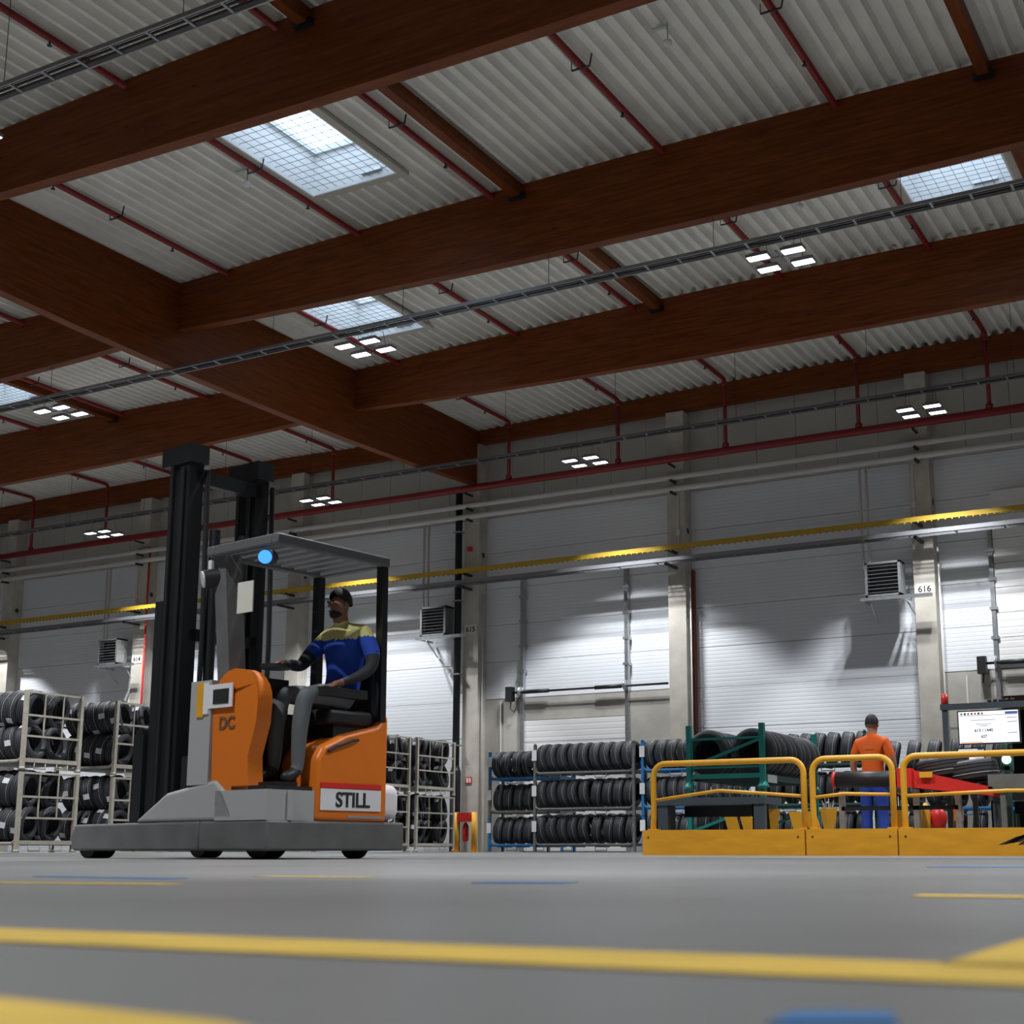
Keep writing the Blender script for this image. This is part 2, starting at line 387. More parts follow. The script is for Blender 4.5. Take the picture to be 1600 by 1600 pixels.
# skylights
SKYN = ['large skylight in the upper left of the roof', 'skylight behind the second cross beam, left of centre', 'skylight at the right edge', 'skylight at the far left edge', 'skylight over the camera', 'skylight over the right aisle']
for i, s in enumerate(SKY):
    x0, x1, y0, y1 = s; zb = min(zroof(x0), zroof(x1)) - .04; cx, cy = (x0 + x1) / 2, (y0 + y1) / 2
    r = empty('window_%d' % (i + 1), (cx, cy, zb), kind='structure'); r['label'] = SKYN[i]
    t = .04; mb = MB()
    for a in ((x0, x0 + t, y0, y1), (x1 - t, x1, y0, y1), (x0 + t, x1 - t, y0, y0 + t), (x0 + t, x1 - t, y1 - t, y1)): mb.box(*a, zb - .01, 12.98)
    mb.build('shaft', 'shaft', r, world=True)
    mb = MB(); e = .14
    for a in ((x0 - e, x0, y0 - e, y1 + e), (x1, x1 + e, y0 - e, y1 + e), (x0, x1, y0 - e, y0), (x0, x1, y1, y1 + e)): mb.box(*a, zb - .02, zb + .05)
    mb.build('frame', 'framebeige', r, world=True)
    # glazed cap, smaller than the shaft
    g = .12; mb = MB()
    for a in ((x0, x0 + g, y0, y1), (x1 - g, x1, y0, y1), (x0 + g, x1 - g, y0, y0 + g), (x0 + g, x1 - g, y1 - g, y1)): mb.box(*a, 12.94, 13.04)
    mb.build('cap_rim', 'shaft', r, world=True)
    MB().box(x0 + g, x1 - g, y0 + g, y1 - g, 12.98, 13.0).build('pane', 'pane', r, world=True)
    mb = MB(); nx = 10; ny = 14
    for k in range(1, nx): xx = x0 + (x1 - x0) * k / nx; mb.bar((xx, y0, zb + .06), (xx, y1, zb + .06), .006, .006)
    for k in range(1, ny): yy = y0 + (y1 - y0) * k / ny; mb.bar((x0, yy, zb + .066), (x1, yy, zb + .066), .006, .006)
    mb.build('safety_mesh', 'wire', r, world=True)
    MB().box(cx + .2, cx + .65, y1 - .1, y1 - .045, zb + .12, zb + .18).build('actuator', 'galv', r, world=True)

# ================================================================== ROOF SERVICES
PIPEX = [-37.55, -34.0, -31.15, -28.0, -24.95, -18.97, -15.45, -12.35, -8.9, -5.84, -2.6]
MAINPIPE_Y, MAINPIPE_Z = 32.1, 10.2
clamp_me = MB().bar((-.16, 0, -.06), (.16, 0, -.06), .03, .02).bar((.16, 0, -.06), (.2, 0, .14), .02, .02).bar((-.16, 0, -.06), (-.16, 0, .1), .012, .012).mesh('bracket', 'wire')
head_me = MB().tube([(0, 0, -.03), (0, 0, -.12)], .018, 6).tube([(0, 0, -.12), (0, 0, -.13)], .04, 8).mesh('sprinkler_head', 'wire')
for i, x in enumerate(PIPEX):
    z = zroof(x) - .1; x = x * (z - .07) / 11.78; r = empty('sprinkler_pipe', (x, MAINPIPE_Y, z), label='red sprinkler pipe under the roof, %s from the left, dropping to the wall main' % ORD[i], cat='pipe', group='red sprinkler branch pipes')
    pts = [(x, 2.5, z), (x, MAINPIPE_Y - .12, z), (x, MAINPIPE_Y - .03, z - .03), (x, MAINPIPE_Y, z - .12)]
    MB().tube(pts, .058, 10).build('branch', 'red', r, True, True)
    MB().tube([(x, MAINPIPE_Y, z - .1), (x, MAINPIPE_Y, MAINPIPE_Z)], .05, 10).build('riser', 'red', r, True, True)
    MB().tube([(x, MAINPIPE_Y, MAINPIPE_Z + .1), (x, MAINPIPE_Y, MAINPIPE_Z + .2)], .085, 10).build('coupling', 'red', r, True, True); MB().tube([(x, MAINPIPE_Y, z - .2), (x, MAINPIPE_Y, z - .1)], .065, 10).build('coupling', 'red', r, True, True)
    for y in (5.1, 11.3, 17.4, 23.6, 29.6):
        inst('bracket', clamp_me, r, (0, y - MAINPIPE_Y, 0))
    for y in (9.2, 12.8, 15.9, 18.9, 22.3, 25.4, 28.2, 30.8):
        inst('sprinkler_head', head_me, r, (0, y - MAINPIPE_Y, 0))
o = empty('sprinkler_main', (-20, MAINPIPE_Y, MAINPIPE_Z), label='thick red sprinkler main running along the wall', cat='pipe')
MB().tube([(-50, MAINPIPE_Y, MAINPIPE_Z), (6, MAINPIPE_Y, MAINPIPE_Z)], .1, 14).build('pipe', 'red', o, True, True)
for x in COLX:
    if -47 < x < 6:
        MB().bar((x, MAINPIPE_Y, MAINPIPE_Z - .12), (x, 32.5, MAINPIPE_Z - .12), .05, .05).build('bracket', 'wire', o, False, True)
# grey conduits in front of the columns
for z, nm in ((9.75, 'upper'), (9.43, 'lower')):
    o = empty('conduit', (-20, 32.3, z), label='%s of two long grey pipes along the wall' % nm, cat='pipe', group='grey wall pipes')
    MB().tube([(-50, 32.3, z), (6, 32.3, z)], .075, 12).build('pipe', 'pipegrey', o, True, True)
    for x in COLX:
        if -47 < x < 6: MB().box(x - .03, x + .03, 32.2, 32.5, z - .13, z - .07).build('bracket', 'wire', o, world=True)
# cable trays with lamps
def tray(y, z, x0, x1, label, wd=.25, m='tray', rung=.62, ht=.06):
    o = empty('cable_tray', ((x0 + x1) / 2, y, z), label=label, cat='cable tray', group='cable trays')
    for s in (-1, 1): MB().box(x0, x1, y + s * wd / 2 - .012, y + s * wd / 2 + .012, z - ht / 2, z + ht / 2).build('side_rail', m, o, world=True)
    me = MB().box(-.02, .02, -wd / 2 + .012, wd / 2 - .012, -.012, .012).mesh('rung', M[m]); x = x0 + .2
    while x < x1: inst('rung', me, o, (x - (x0 + x1) / 2, 0, -ht / 2 + .02)); x += rung
    cb = MB()
    for k in range(3): cb.tube([(x0, y - .08 + k * .07, z + .005 + .008 * (k % 2)), (x1, y - .08 + k * .07, z + .005 + .008 * (k % 2))], .017, 6)
    cb.build('cable_bundle', 'black', o, True, True)
    return o
T0 = tray(11.25, 10.1, -50, 8, 'cable tray crossing the top left corner')
T1 = tray(20.55, 10.1, -50, 8, 'cable tray crossing the middle of the roof under the second cross beam')
T2 = tray(29.8, 10.2, -50, 8, 'cable tray in front of the wall below the roof')
for o, y, z, top in ((T0, 11.25, 10.1, 12.), (T1, 20.55, 10.1, 10.8), (T2, 29.8, 10.2, 12.)):
    x = -47.
    while x < 6:
        tp = (zroof(x) if top == 12. else zbeam(x)) + .01
        MB().tube([(x, y, z + .03), (x, y, tp)], .006, 5).build('hanger_wire', 'wire', o, False, True); x += 3.23
# lamp clusters
panel_me = MB().box(-.19, .19, -.1, .1, .0, .05).box(-.15, .15, -.06, .06, .05, .08).mesh('housing', 'lampbody')
diff_me = MB().box(-.175, .175, -.085, .085, -.012, -.001).mesh('diffuser', 'led')
LAMPX = [-41.0, -32.5, -24.0, -15.57, -7.05, 1.45]
def lamp(x, y, z, label, nspots):
    r = empty('lamp_cluster', (x, y, z), label=label, cat='lamp', group='four-panel hall lamps')
    for a in (-1, 1):
        for b in (-1, 1):
            h = inst('housing', panel_me, r, (a * .3, b * .26, 0)); inst('diffuser', diff_me, h)
            MB().tube([(a * .3, b * .26, .05), (a * .3, b * .12, .42)], .005, 4).build('hanger_wire', 'wire', r)
    MB().box(-.3, .3, -.015, .015, .05, .075).box(-.015, .015, -.26, .26, .05, .075).build('yoke', 'lampbody', r)
    k = 4 if nspots == 4 else 1
    for j in range(k):
        L = bpy.data.lights.new('lamp_light', 'SPOT'); L.energy = LAMP_W * 4 / k; L.color = (.95, .97, 1.0); L.spot_size = R(95); L.spot_blend = .16; L.shadow_soft_size = .09
        lo = bpy.data.objects.new('lamp_light', L); COL.objects.link(lo); lo.parent = r
        lo.location = ((-.3, .3)[j % 2] if k == 4 else 0, (-.26, .26)[j // 2] if k == 4 else 0, -.1)
lampn = {(3, 29.8): 'above the door tyre racks, near the wall', (4, 29.8): 'near the wall by column 616', (2, 29.8): 'near the wall above the lift truck guard', (1, 29.8): 'near the wall left of the lift truck mast', (4, 20.55): 'under the middle cable tray, right', (3, 20.55): 'under the middle cable tray, below the centre skylight', (2, 20.55): 'under the middle cable tray, far left'}
for y, z in ((29.8, 9.73), (20.55, 9.70), (11.25, 9.70), (1.9, 9.70)):
    for i, x in enumerate(LAMPX):
        nm = lampn.get((i, y))
        lamp(x, y, z, 'white LED lamp cluster of four panels, ' + (nm or '%s in the %s' % (ORD[i], {29.8: 'wall row', 20.55: 'middle row', 11.25: 'near row', 1.9: 'camera row'}[y])), 4 if y == 29.8 and 0 < i < 5 else 1)
# detectors under the deck
for i, (x, y, nm) in enumerate([(-15.95, 17.42, 'beside the large skylight'), (-7.55, 17.17, 'near the top right'), (-7.56, 23.23, 'above the right lamp cluster')]):
    z = zroof(x); r = empty('smoke_detector', (x, y, z - .35), label='small white smoke detector on a bracket under the deck, ' + nm, cat='detector', group='smoke detectors')
    MB().tube([(0, 0, .35), (0, 0, .04)], .012, 6).bar((-.25, 0, .3), (-.02, 0, .3), .06, .03).build('bracket', 'galv', r)
    MB().tube([(0, 0, .04), (0, 0, 0), (0, 0, -.04)], [.07, .07, .03], 12).build('sensor', 'whitep', r, True)
# yellow busbar and tray lower on the wall
o = empty('busbar', (-20, 31.85, 7.72), label='long yellow busbar rail along the wall', cat='rail')
MB().box(-50, 6, 31.82, 31.88, 7.70, 7.82).build('rail', 'yrail', o, world=True)
mb = MB(); x = -50.
while x < 6: mb.box(x, x + .03, 31.82, 31.88, 7.67, 7.70); x += .16
tag(mb.build('toothed_edge', 'yrail', o, world=True), kind='stuff')
for x in COLX:
    if -47 < x < 6: MB().box(x - .04, x + .04, 31.9, 32.5, 7.7, 7.76).build('bracket', 'wire', o, world=True)
T3 = tray(31.9, 7.42, -50, 6, 'cable tray below the yellow rail on the wall', .34, 'tray', 1.1, .1)
for x in COLX:
    if -47 < x < 6: MB().box(x - .04, x + .04, 31.8, 32.5, 7.30, 7.36).build('bracket', 'wire', T3, world=True)

# ================================================================== WALL FITTINGS
def heater(cx, num):
    x0 = cx - .43; r = empty('air_heater', (cx, 32.2, 6.02), label='louvred unit heater on a bracket, ' + {'614': 'left of the lift truck mast', '615': 'left of the black downpipe', '616': 'at the right, above the worker'}[num], cat='heater', group='unit heaters on the wall')
    mb = MB(); W_, H_ = .86, .84
    for a in ((-.43, -.37), (.37, .43)): mb.box(a[0], a[1], -.2, .25, 0, H_)
    mb.box(-.43, .43, -.2, .25, 0, .05); mb.box(-.43, .43, -.2, .25, H_ - .05, H_); mb.build('casing', 'galv', r)
    MB().box(-.37, .37, .0, .24, .05, H_ - .05).build('core', 'black', r)
    for k in range(8):
        mtx = Matrix.Translation((0, -.17, .1 + k * .09)) @ Matrix.Rotation(R(14), 4, 'X')
        MB().box(-.37, .37, -.035, .035, -.004, .004, mtx).build('louvre', 'galv', r)
    MB().box(-.55, 1.15, -.24, -.12, -.10, -.02).box(-.55, -.5, -.22, .6, -.09, -.03).box(.5, .56, -.12, .3, -.09, -.03).build('support_bar', 'galv', r)
    MB().bar((.45, .2, -.08), (.62, .3, -.42), .03, .03).build('strut', 'galv', r); MB().bar((-.4, .1, -.08), (-.4, .7, -.5), .03, .03).build('strut', 'galv', r)
    for k, dx in enumerate((-.52, -.36)):
        MB().tube([(dx, .1, .55), (dx, .1, .7), (dx - .02, .1, 1.2), (dx - .02, .1, 3.3)], .035, 8).build('feed_pipe', 'pipegrey', r, True)
    MB().tube([(-.36, .1, .7), (-.36, .1, .86)], .06, 8).build('valve', 'black', r, True)
for x, n in ((-8.7, '616'), (-21.62, '615'), (-34.4, '614')): heater(x, n)
# sectional doors in the bays right of the numbered columns
def door(xa, n, num, raised):
    dl, dr = xa + 1.52, xa + 4.75
    r = empty('door_%d' % n, ((dl + dr) / 2, YB - .12, 0), kind='structure'); r['label'] = 'white sectional dock door right of column ' + num + (', rolled up' if raised else ', closed')
    z0 = 4.35 if raised else .02; npan = 7 if raised else 6; ph = .59
    for k in range(npan):
        MB().box(dl + .06, dr - .06, YB - .2, YB - .14, z0 + k * ph + .006, z0 + (k + 1) * ph - .006).build('door_panel', 'doorw', r, world=True)
    for x in (dl, dr):
        MB().box(x - .05, x + .05, YB - .24, YB - .10, 0, 7.6).build('track', 'galv', r, world=True)
        for z in (4.9, 5.6, 6.3, 7.0): MB().box(x - .09, x + .09, YB - .26, YB - .08, z, z + .08).build('track_bracket', 'galv', r, world=True)
    MB().tube([(dl - .35, YB - .32, 4.34), (dr + 1.25, YB - .32, 4.34)], .03, 10).build('spring_shaft', 'blackmetal', r, True, True)
    for a, b in ((dl + .1, dl + .9), (dr - .9, dr - .1)): MB().tube([(a, YB - .32, 4.34), (b, YB - .32, 4.34)], .055, 10).build('torsion_spring', 'black', r, True, True)
    for x in (dl, dr): MB().tube([(x - .02, YB - .32, 4.36), (x + .02, YB - .32, 4.36)], .14, 16).build('cable_drum', 'galv', r, True, True)
    MB().box(dl - .42, dl - .22, YB - .42, YB - .22, 4.1, 4.5).build('drive_motor', 'black', r, world=True)
    MB().tube([(dl - .3, YB - .3, 4.1), (dl - .32, YB - .3, 3.9), (dl - .2, YB - .3, 3.8), (dl - .12, YB - .3, 3.95)], .015, 6).build('hand_chain', 'black', r, True, True)
    MB().box(dl - .75, dl - .71, YB - .14, YB - .1, .2, 4.1).build('conduit', 'pipegrey', r, world=True)
door(-20.65, 1, '615', False); door(-7.83, 2, '616', True); door(-33.55, 3, '614', False)
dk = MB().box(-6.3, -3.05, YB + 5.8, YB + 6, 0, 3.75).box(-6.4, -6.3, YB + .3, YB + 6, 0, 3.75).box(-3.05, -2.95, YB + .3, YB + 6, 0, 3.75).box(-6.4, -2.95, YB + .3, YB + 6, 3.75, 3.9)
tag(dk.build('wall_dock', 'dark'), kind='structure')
tag(MB().box(-6.28, -3.07, YB + .32, YB + .6, 3.3, 3.6).build('dock_curtain', 'brown'), 'brown header curtain inside the open dock door', 'curtain')
# pipes on columns
o = empty('downpipe', (-21.03, 32.4, 0), label='black rainwater downpipe left of column 615', cat='pipe')
MB().tube([(-21.03, 32.4, 2.3), (-21.03, 32.4, 10.3)], .1, 14).build('pipe', 'blackmetal', o, True, True)
MB().tube([(-21.03, 32.4, 0), (-21.03, 32.4, 2.2), (-21.03, 32.4, 2.35)], [.15, .15, .105], 14).build('guard_sleeve', 'blackmetal', o, True, True)
for z in (2.9, 4.9, 7.0, 9.0): MB().box(-21.15, -20.9, 32.28, 32.52, z, z + .04).build('pipe_clamp', 'galv', o, world=True)
tag(MB().tube([(-33.2, 32.45, 0), (-33.2, 32.45, 9.9)], .035, 8).build('red_riser', 'redbright', None, True), 'thin red vertical pipe at column 614', 'pipe')
tag(MB().box(-13.97, -13.93, 32.78, 32.93, 0, 7.3).build('cable_duct', 'rust'), 'narrow rust red strip on the wall right of the plateless centre column', 'duct')
for x, nm in ((-20.38, '615'), (-7.56, '616'), (-14.0, 'centre')):
    tag(MB().tube([(x + .06, 32.6, 0), (x + .06, 32.6, 7.2)], .022, 8).build('conduit', 'pipegrey', None, True), 'thin grey conduit down the right side of the column %s' % {'615': 'beside the black downpipe', '616': 'behind the large screen', 'centre': 'with the rust red strip'}[nm], 'conduit', 'thin column conduits')
for x, nm in ((-7.98, '616'), (-14.2, 'centre'), (-33.72, '614')):
    tag(MB().box(x - .05, x + .05, 32.44, 32.5, 8.2, 8.35).tube([(x, 32.47, 7.9), (x, 32.47, 9.3)], .02, 6).build('junction_box', 'pipegrey'), 'small grey junction box high on the column %s' % {'614': 'left of the lift truck mast', '616': 'above the worker', 'centre': 'with the rust red strip'}[nm], 'junction box', 'junction boxes')
o = tag(MB().box(-20.74, -20.56, 32.48, 32.499, 1.86, 2.05).build('fire_sign', 'redbright'), 'small red fire extinguisher sign on column 615', 'sign')
MB().box(-20.72, -20.66, 32.474, 32.48, 1.89, 2.02).box(-20.63, -20.58, 32.474, 32.48, 1.89, 2.02).build('pictogram', 'whitep', o)
tag(MB().box(-20.75, -20.62, 32.4, 32.5, 8.45, 8.57).build('alarm_sounder', 'redbright'), 'small red alarm sounder high on column 615', 'alarm')
# extinguisher behind yellow posts
o = empty('fire_extinguisher', (-20.1, 31.5, 0), label='red fire extinguisher under a red hood between yellow posts', cat='extinguisher')
MB().tube([(0, 0, .28), (0, 0, .32), (0, 0, .68), (0, 0, .74), (0, 0, .78)], [.06, .085, .085, .05, .03], 14).build('cylinder', 'redbright', o, True)
MB().tube([(.02, -.03, .78), (.1, -.08, .7), (.1, -.08, .4)], .014, 6).build('hose', 'black', o, True)
MB().box(-.2, .2, -.12, .12, .8, 1.04).build('hood', 'redbright', o); MB().box(-.04, .04, -.03, .03, 0, .28).build('stand', 'galv', o)
for x, nm in ((-20.36, 'left'), (-19.8, 'right')):
    r = empty('bollard', (x, 31.45, 0), label='yellow steel bollard post %s of the extinguisher' % nm, cat='bollard', group='yellow bollards')
    MB().tube([(0, 0, 0), (0, 0, 1.05)], .075, 14).build('post', 'yellow', r, True); MB().box(-.12, .12, -.12, .12, 0, .02).build('base_plate', 'yellow', r)

# ================================================================== TYRES AND RACKS
def tyre_mesh(Rr, wd, ri):
    h = wd / 2; g = .008
    prof = [(-h * .72, ri), (-h * .95, ri + .03), (-h, ri + (Rr - ri) * .45), (-h * .93, Rr - .035), (-h * .78, Rr - .008)]
    for a in (-.5, -.18, .18, .5):
        c = a * h; prof += [(c - .007, Rr), (c - .005, Rr - g), (c + .005, Rr - g), (c + .007, Rr)]
    prof += [(h * .78, Rr - .008), (h * .93, Rr - .035), (h, ri + (Rr - ri) * .45), (h * .95, ri + .03), (h * .72, ri), (h * .6, ri + .01), (-h * .6, ri + .01)]
    me = MB().lathe(prof, 36).mesh('tyre', 'rubber', False)
    for p in me.polygons: p.use_smooth = True
    try: me.set_sharp_from_angle(angle=R(38))
    except Exception: pass
    return me
def ring_mesh(Rr, x):
    return MB().lathe([(x - .0028, Rr - .006), (x - .0028, Rr + .0012), (x + .0028, Rr + .0012), (x + .0028, Rr - .006)], 36).mesh('stripe', 'stripe', True)
TY = tyre_mesh(.325, .25, .2); TYS = ring_mesh(.325, .045)
TB = tyre_mesh(.36, .23, .215); TBS = ring_mesh(.36, .05)
STK = MB().box(-.06, .06, -.05, .05, 0, .004).mesh('sticker', 'sticker')
def tyre(loc, rot, label, group, big=False, sticker=None):
    o = inst('tyre', TB if big else TY, None, loc, rot); tag(o, label, 'tyre', group)
    inst('stripe', TBS if big else TYS, o)
    if sticker is not None:
        s = inst('sticker', STK, o); rr = .327; s.location = (0, rr * math.cos(sticker), rr * math.sin(sticker)); s.rotation_euler = (sticker - math.pi / 2, 0, 0)
    return o
def stillage(x0, x1, y0, y1, z0, h, m, label, group, holder=True):
    r = empty('tyre_stillage', ((x0 + x1) / 2, (y0 + y1) / 2, z0), label=label, cat='rack', group=group); t = .06
    for x in (x0, x1):
        for y in (y0, y1):
            MB().box(x - t / 2, x + t / 2, y - t / 2, y + t / 2, z0 + .0, z0 + h - .03).build('post', m, r, world=True)
            MB().tube([(x, y, z0 + h - .03), (x, y, z0 + h + .03)], [.045, .025], 8).build('stacking_cup', m, r, True, True)
    for y in (y0, y1):
        MB().tube([(x0, y, z0 + .3), (x0 + .02, y, z0 + .2), (x0 + .1, y, z0 + .15), (x1 - .1, y, z0 + .15), (x1 - .02, y, z0 + .2), (x1, y, z0 + .3)], .032, 8).build('base_rail', m, r, True, True)
    for x in (x0, x1): MB().box(x - .025, x + .025, y0, y1, z0 + .12, z0 + .18).build('side_rail', m, r, world=True)
    k = 4; bars = [x0 + (x1 - x0) * (j + .5) / k for j in range(k)]
    for x in bars: MB().box(x - .025, x + .025, y0, y1, z0 + .1, z0 + .15).build('cross_bar', m, r, world=True)
    for x in (bars[1] - .12, bars[2] + .12):
        MB().tube([(x - .14, y0 - .01, z0 + .12), (x - .14, y0 - .01, z0 + .03), (x + .14, y0 - .01, z0 + .03), (x + .14, y0 - .01, z0 + .12)], .012, 6).build('fork_loop', m, r, True, True)
    if holder: MB().box(x0 - .06, x0 + .06, y0 - .05, y0 - .035, z0 + h * .55, z0 + h * .85).build('document_holder', 'whitep', r, world=True)
    return r
TIER = ['bottom', 'middle', 'top']
def rack_stack(x0, x1, y0, zs, h, mats, nt, nm, tilt):
    y1 = y0 + .62
    for k, z in enumerate(zs):
        nmt = TIER[k]; stillage(x0, x1, y0, y1, z, h, mats[k], '%s tier stillage of the %s' % (nmt, nm), nm + ' stillages')
        pitch = (x1 - x0 - .32) / (nt - 1)
        for i in range(nt):
            tl = tilt[k] if not isinstance(tilt[k], tuple) else (tilt[k][0] if i < tilt[k][2] else tilt[k][1])
            x = x0 + .16 + pitch * i + random.uniform(-.012, .012)
            tyre((x, y0 + .31, z + .18 + .325), (random.uniform(0, 6.28), 0, R(tl + random.uniform(-3, 3))) if False else Euler((0, R(tl * .5), R(tl * .6 + random.uniform(-3, 3)))), 'black tyre, %s from left, %s tier of %s' % (ORD[i], nmt, nm), 'tyres in the ' + nm)
Z3 = (.02, .81, 1.61)
rack_stack(-15.57, -13.09, 27.3, Z3, .8, ['rackgrey'] * 3, 9, 'grey tyre rack', [(-14, 12, 5), (-12, 10, 5), -16])
rack_stack(-17.75, -15.75, 28.9, Z3, .8, ['blue', 'rackgrey', 'blue'], 7, 'left blue tyre rack', [16, 14, -8])
rack_stack(-12.87, -10.45, 27.3, Z3, .8, ['blue', 'blue', 'blue'], 9, 'right blue tyre rack', [8, -8, -10])
rack_stack(-10.3, -7.9, 27.2, Z3, .8, ['dgreen'] * 3, 8, 'dark rack behind worker', [8, 10, 16])
rack_stack(-7.6, -5.2, 27.2, (.02, .70, 1.38), .72, ['dgreen', 'blue', 'dgreen'], 6, 'low rack right of worker', [10, -12, 22])
# teal stillages with big tyres behind the rail
def teal(x0, x1, y0, y1, z0, h, label):
    r = empty('tyre_stillage', ((x0 + x1) / 2, y0, z0), label=label, cat='rack', group='teal stillages')
    for x in (x0, x1):
        for y in (y0, y1):
            MB().box(x - .04, x + .04, y - .04, y + .04, z0 + .05, z0 + h).build('post', 'teal', r, world=True)
            MB().tube([(x, y, z0), (x, y, z0 + .03), (x, y, z0 + .1)], [.1, .09, .045], 10).build('foot_cup', 'teal', r, True, True)
    for y in (y0, y1):
        for z, t in ((h * .78, .035), (h * .33, .03), (h * .19, .07)): MB().box(x0, x1, y - .02, y + .02, z0 + z - t / 2, z0 + z + t / 2).build('rail', 'teal', r, world=True)
        MB().bar((x0 + .05, y, z0 + h * .36), (x1 - .05, y, z0 + h * .75), .03, .045).build('brace', 'teal', r, False, True)
    for x in (x0, x1): MB().box(x - .03, x + .03, y0, y1, z0 + .12, z0 + .2).build('side_rail', 'dgreen', r, world=True)
    for k in range(5):
        y = y0 + (y1 - y0) * (k + .5) / 5; MB().box(x0, x1, y - .03, y + .03, z0 + .12, z0 + .18).build('cross_bar', 'dgreen', r, world=True)
    MB().box(x1 + .03, x1 + .045, y0 + .1, y0 + .5, z0 + .08, z0 + .2).build('document_holder', 'whitep', r, world=True)
    return r
teal(-8.62, -7.41, 20.0, 22.5, 1.0, .98, 'upper teal stillage full of large tyres behind the yellow rail')
teal(-8.62, -7.41, 20.0, 22.5, .0, .98, 'lower teal stillage standing on the floor under the other')
for c, (x, nm) in enumerate(((-8.37, 'left'), (-7.62, 'right'))):
    for k in range(10):
        tyre((x + random.uniform(-.02, .02), 20.2 + k * .232, 1.2 + .36), Euler((0, 0, R(90 + random.uniform(-5, 5)))), 'large black tyre, %s from front, %s row of upper teal stillage' % (ORD[k], nm), 'large tyres in the teal stillage', True)
for k in range(8):
    tyre((-8.45 + k * .135 if k else -8.45, 20.35 + .0 * k, .19 + .325), Euler((0, R(8), R(random.uniform(-6, 6)))), 'black tyre, %s from left at the bottom of lower teal stillage' % ORD[k], 'tyres in the lower teal stillage') if k % 2 == 0 else None
# beige tyre cages in a row
def cage(x0, x1, y0, y1, z0, h, label):
    r = empty('tyre_cage', ((x0 + x1) / 2, (y0 + y1) / 2, z0), label=label, cat='cage', group='beige tyre cages'); t = .065
    for x in (x0, x1):
        for y in (y0, y1):
            MB().box(x - t / 2, x + t / 2, y - t / 2, y + t / 2, z0, z0 + h - .02).build('post', 'beige', r, world=True)
            MB().tube([(x, y, z0 - .0), (x, y, z0 + .05)], [.06, .045], 8).build('stacking_cup', 'beige', r, True, True)
    for x in (x0, x1):
        for zf in (.12, .42, .68, .97): MB().bar((x, y0, z0 + h * zf), (x, y1, z0 + h * zf), .03 if zf > .2 else .05, .035 if zf > .2 else .07).build('side_bar', 'beige', r, False, True)
        for k in (1, 2): 
            y = y0 + (y1 - y0) * k / 3; MB().bar((x, y, z0 + h * .42 if True else 0), (x, y, z0 + h * .97), .022, .022).build('upright_bar', 'beige', r, False, True)
    for y in (y0, y1):
        MB().tube([(x0, y, z0 + .32), (x0 + .03, y, z0 + .2), (x0 + .12, y, z0 + .15), (x1 - .12, y, z0 + .15), (x1 - .03, y, z0 + .2), (x1, y, z0 + .32)], .03, 8).build('base_rail', 'beige', r, True, True)
    MB().box(x0, x1, y0, y1, z0 + .13, z0 + .16).build('floor_plate', 'rackgrey', r, world=True)
    for yy in (y0 + (y1 - y0) * .3, y0 + (y1 - y0) * .7):
        MB().tube([(x1 + .01, yy - .12, z0 + .12), (x1 + .01, yy - .12, z0 + .03), (x1 + .01, yy + .12, z0 + .03), (x1 + .01, yy + .12, z0 + .12)], .012, 6).build('fork_loop', 'beige', r, True, True)
CX0, CX1 = -21.0, -19.5
CAGES = [(16.4, 17.62, 'nearest'), (18.47, 19.75, 'second'), (26.25, 27.95, 'truckside'), (28.3, 29.95, 'rearmost')]
for y0, y1, nm in CAGES:
    for lv, z0 in enumerate((.02, 1.42)):
        lvn = ('lower', 'upper')[lv]
        cage(CX0, CX1, y0, y1, z0, 1.39, '%s beige wire tyre cage of the %s stack%s' % (lvn, nm, {'nearest': ' at the left edge', 'second': ' beside the lift truck mast', 'truckside': ' just right of the lift truck', 'rearmost': ' beside the black downpipe'}[nm]))
        cnt = 0; nY = 2 if y1 - y0 < 1.5 else 3
        for iz in range(2):
            rz_ = random.uniform(14, 24); ry_ = random.choice((-1, 1)) * random.uniform(6, 12)
            for iy in range(nY):
                for ix in range(5):
                    yy = y0 + .3 + iy * (y1 - y0 - .6) / (nY - 1)
                    xx = CX1 - .2 - ix * .285 - .14 * (iy % 2)
                    if ix > 2 and iy > 0: continue
                    zz = z0 + .165 + .325 + iz * .6
                    pos = '%s from right, front of %s row' % (ORD[ix], ('bottom', 'top')[iz]) if iy == 0 else '%s from right, %s of %s row' % (ORD[ix], 'rear' if iy == nY - 1 else 'middle', ('bottom', 'top')[iz])
                    tyre((xx, yy + random.uniform(-.02, .02), zz), Euler((0, R(ry_ + random.uniform(-2, 2)), R(rz_ + random.uniform(-3, 3)))),
                         'black tyre %s, %s %s tyre cage' % (pos, lvn, nm), 'tyres piled in the cages', False, random.uniform(2.0, 4.2))
                    cnt += 1

# ================================================================== SAFETY RAIL
FY = 16.0
kb = [(-7.55, -5.42), (-5.40, -4.31), (-4.29, -1.6), (-1.58, .6)]
for i, (a, b) in enumerate(kb):
    o = tag(MB().box(a, b, FY - .02, FY + .03, 0, .31).build('kick_board', 'yellow_wood'), 'yellow wooden kick board under the safety rail, %s from the left' % ORD[i], 'board', 'yellow kick boards')
    for x in (a + .08, b - .08): MB().tube([(x, FY - .026, .22), (x, FY - .02, .22)], .012, 8).build('bolt', 'wire', o, False)
o = bpy.data.objects['kick_board.002']
for k in range(7):
    xs_ = -3.18 + k * .07; za = .12 + .012 * (k % 3); zb_ = .2 + .02 * k
    MB().prism([(xs_, FY - .0215, za), (xs_ + .10, FY - .0215, za + .01), (xs_ + .30, FY - .0215, zb_ + .03), (xs_ + .2, FY - .0215, zb_ + .01)], (0, .002, 0)).build('scuff_mark', 'ink', o)
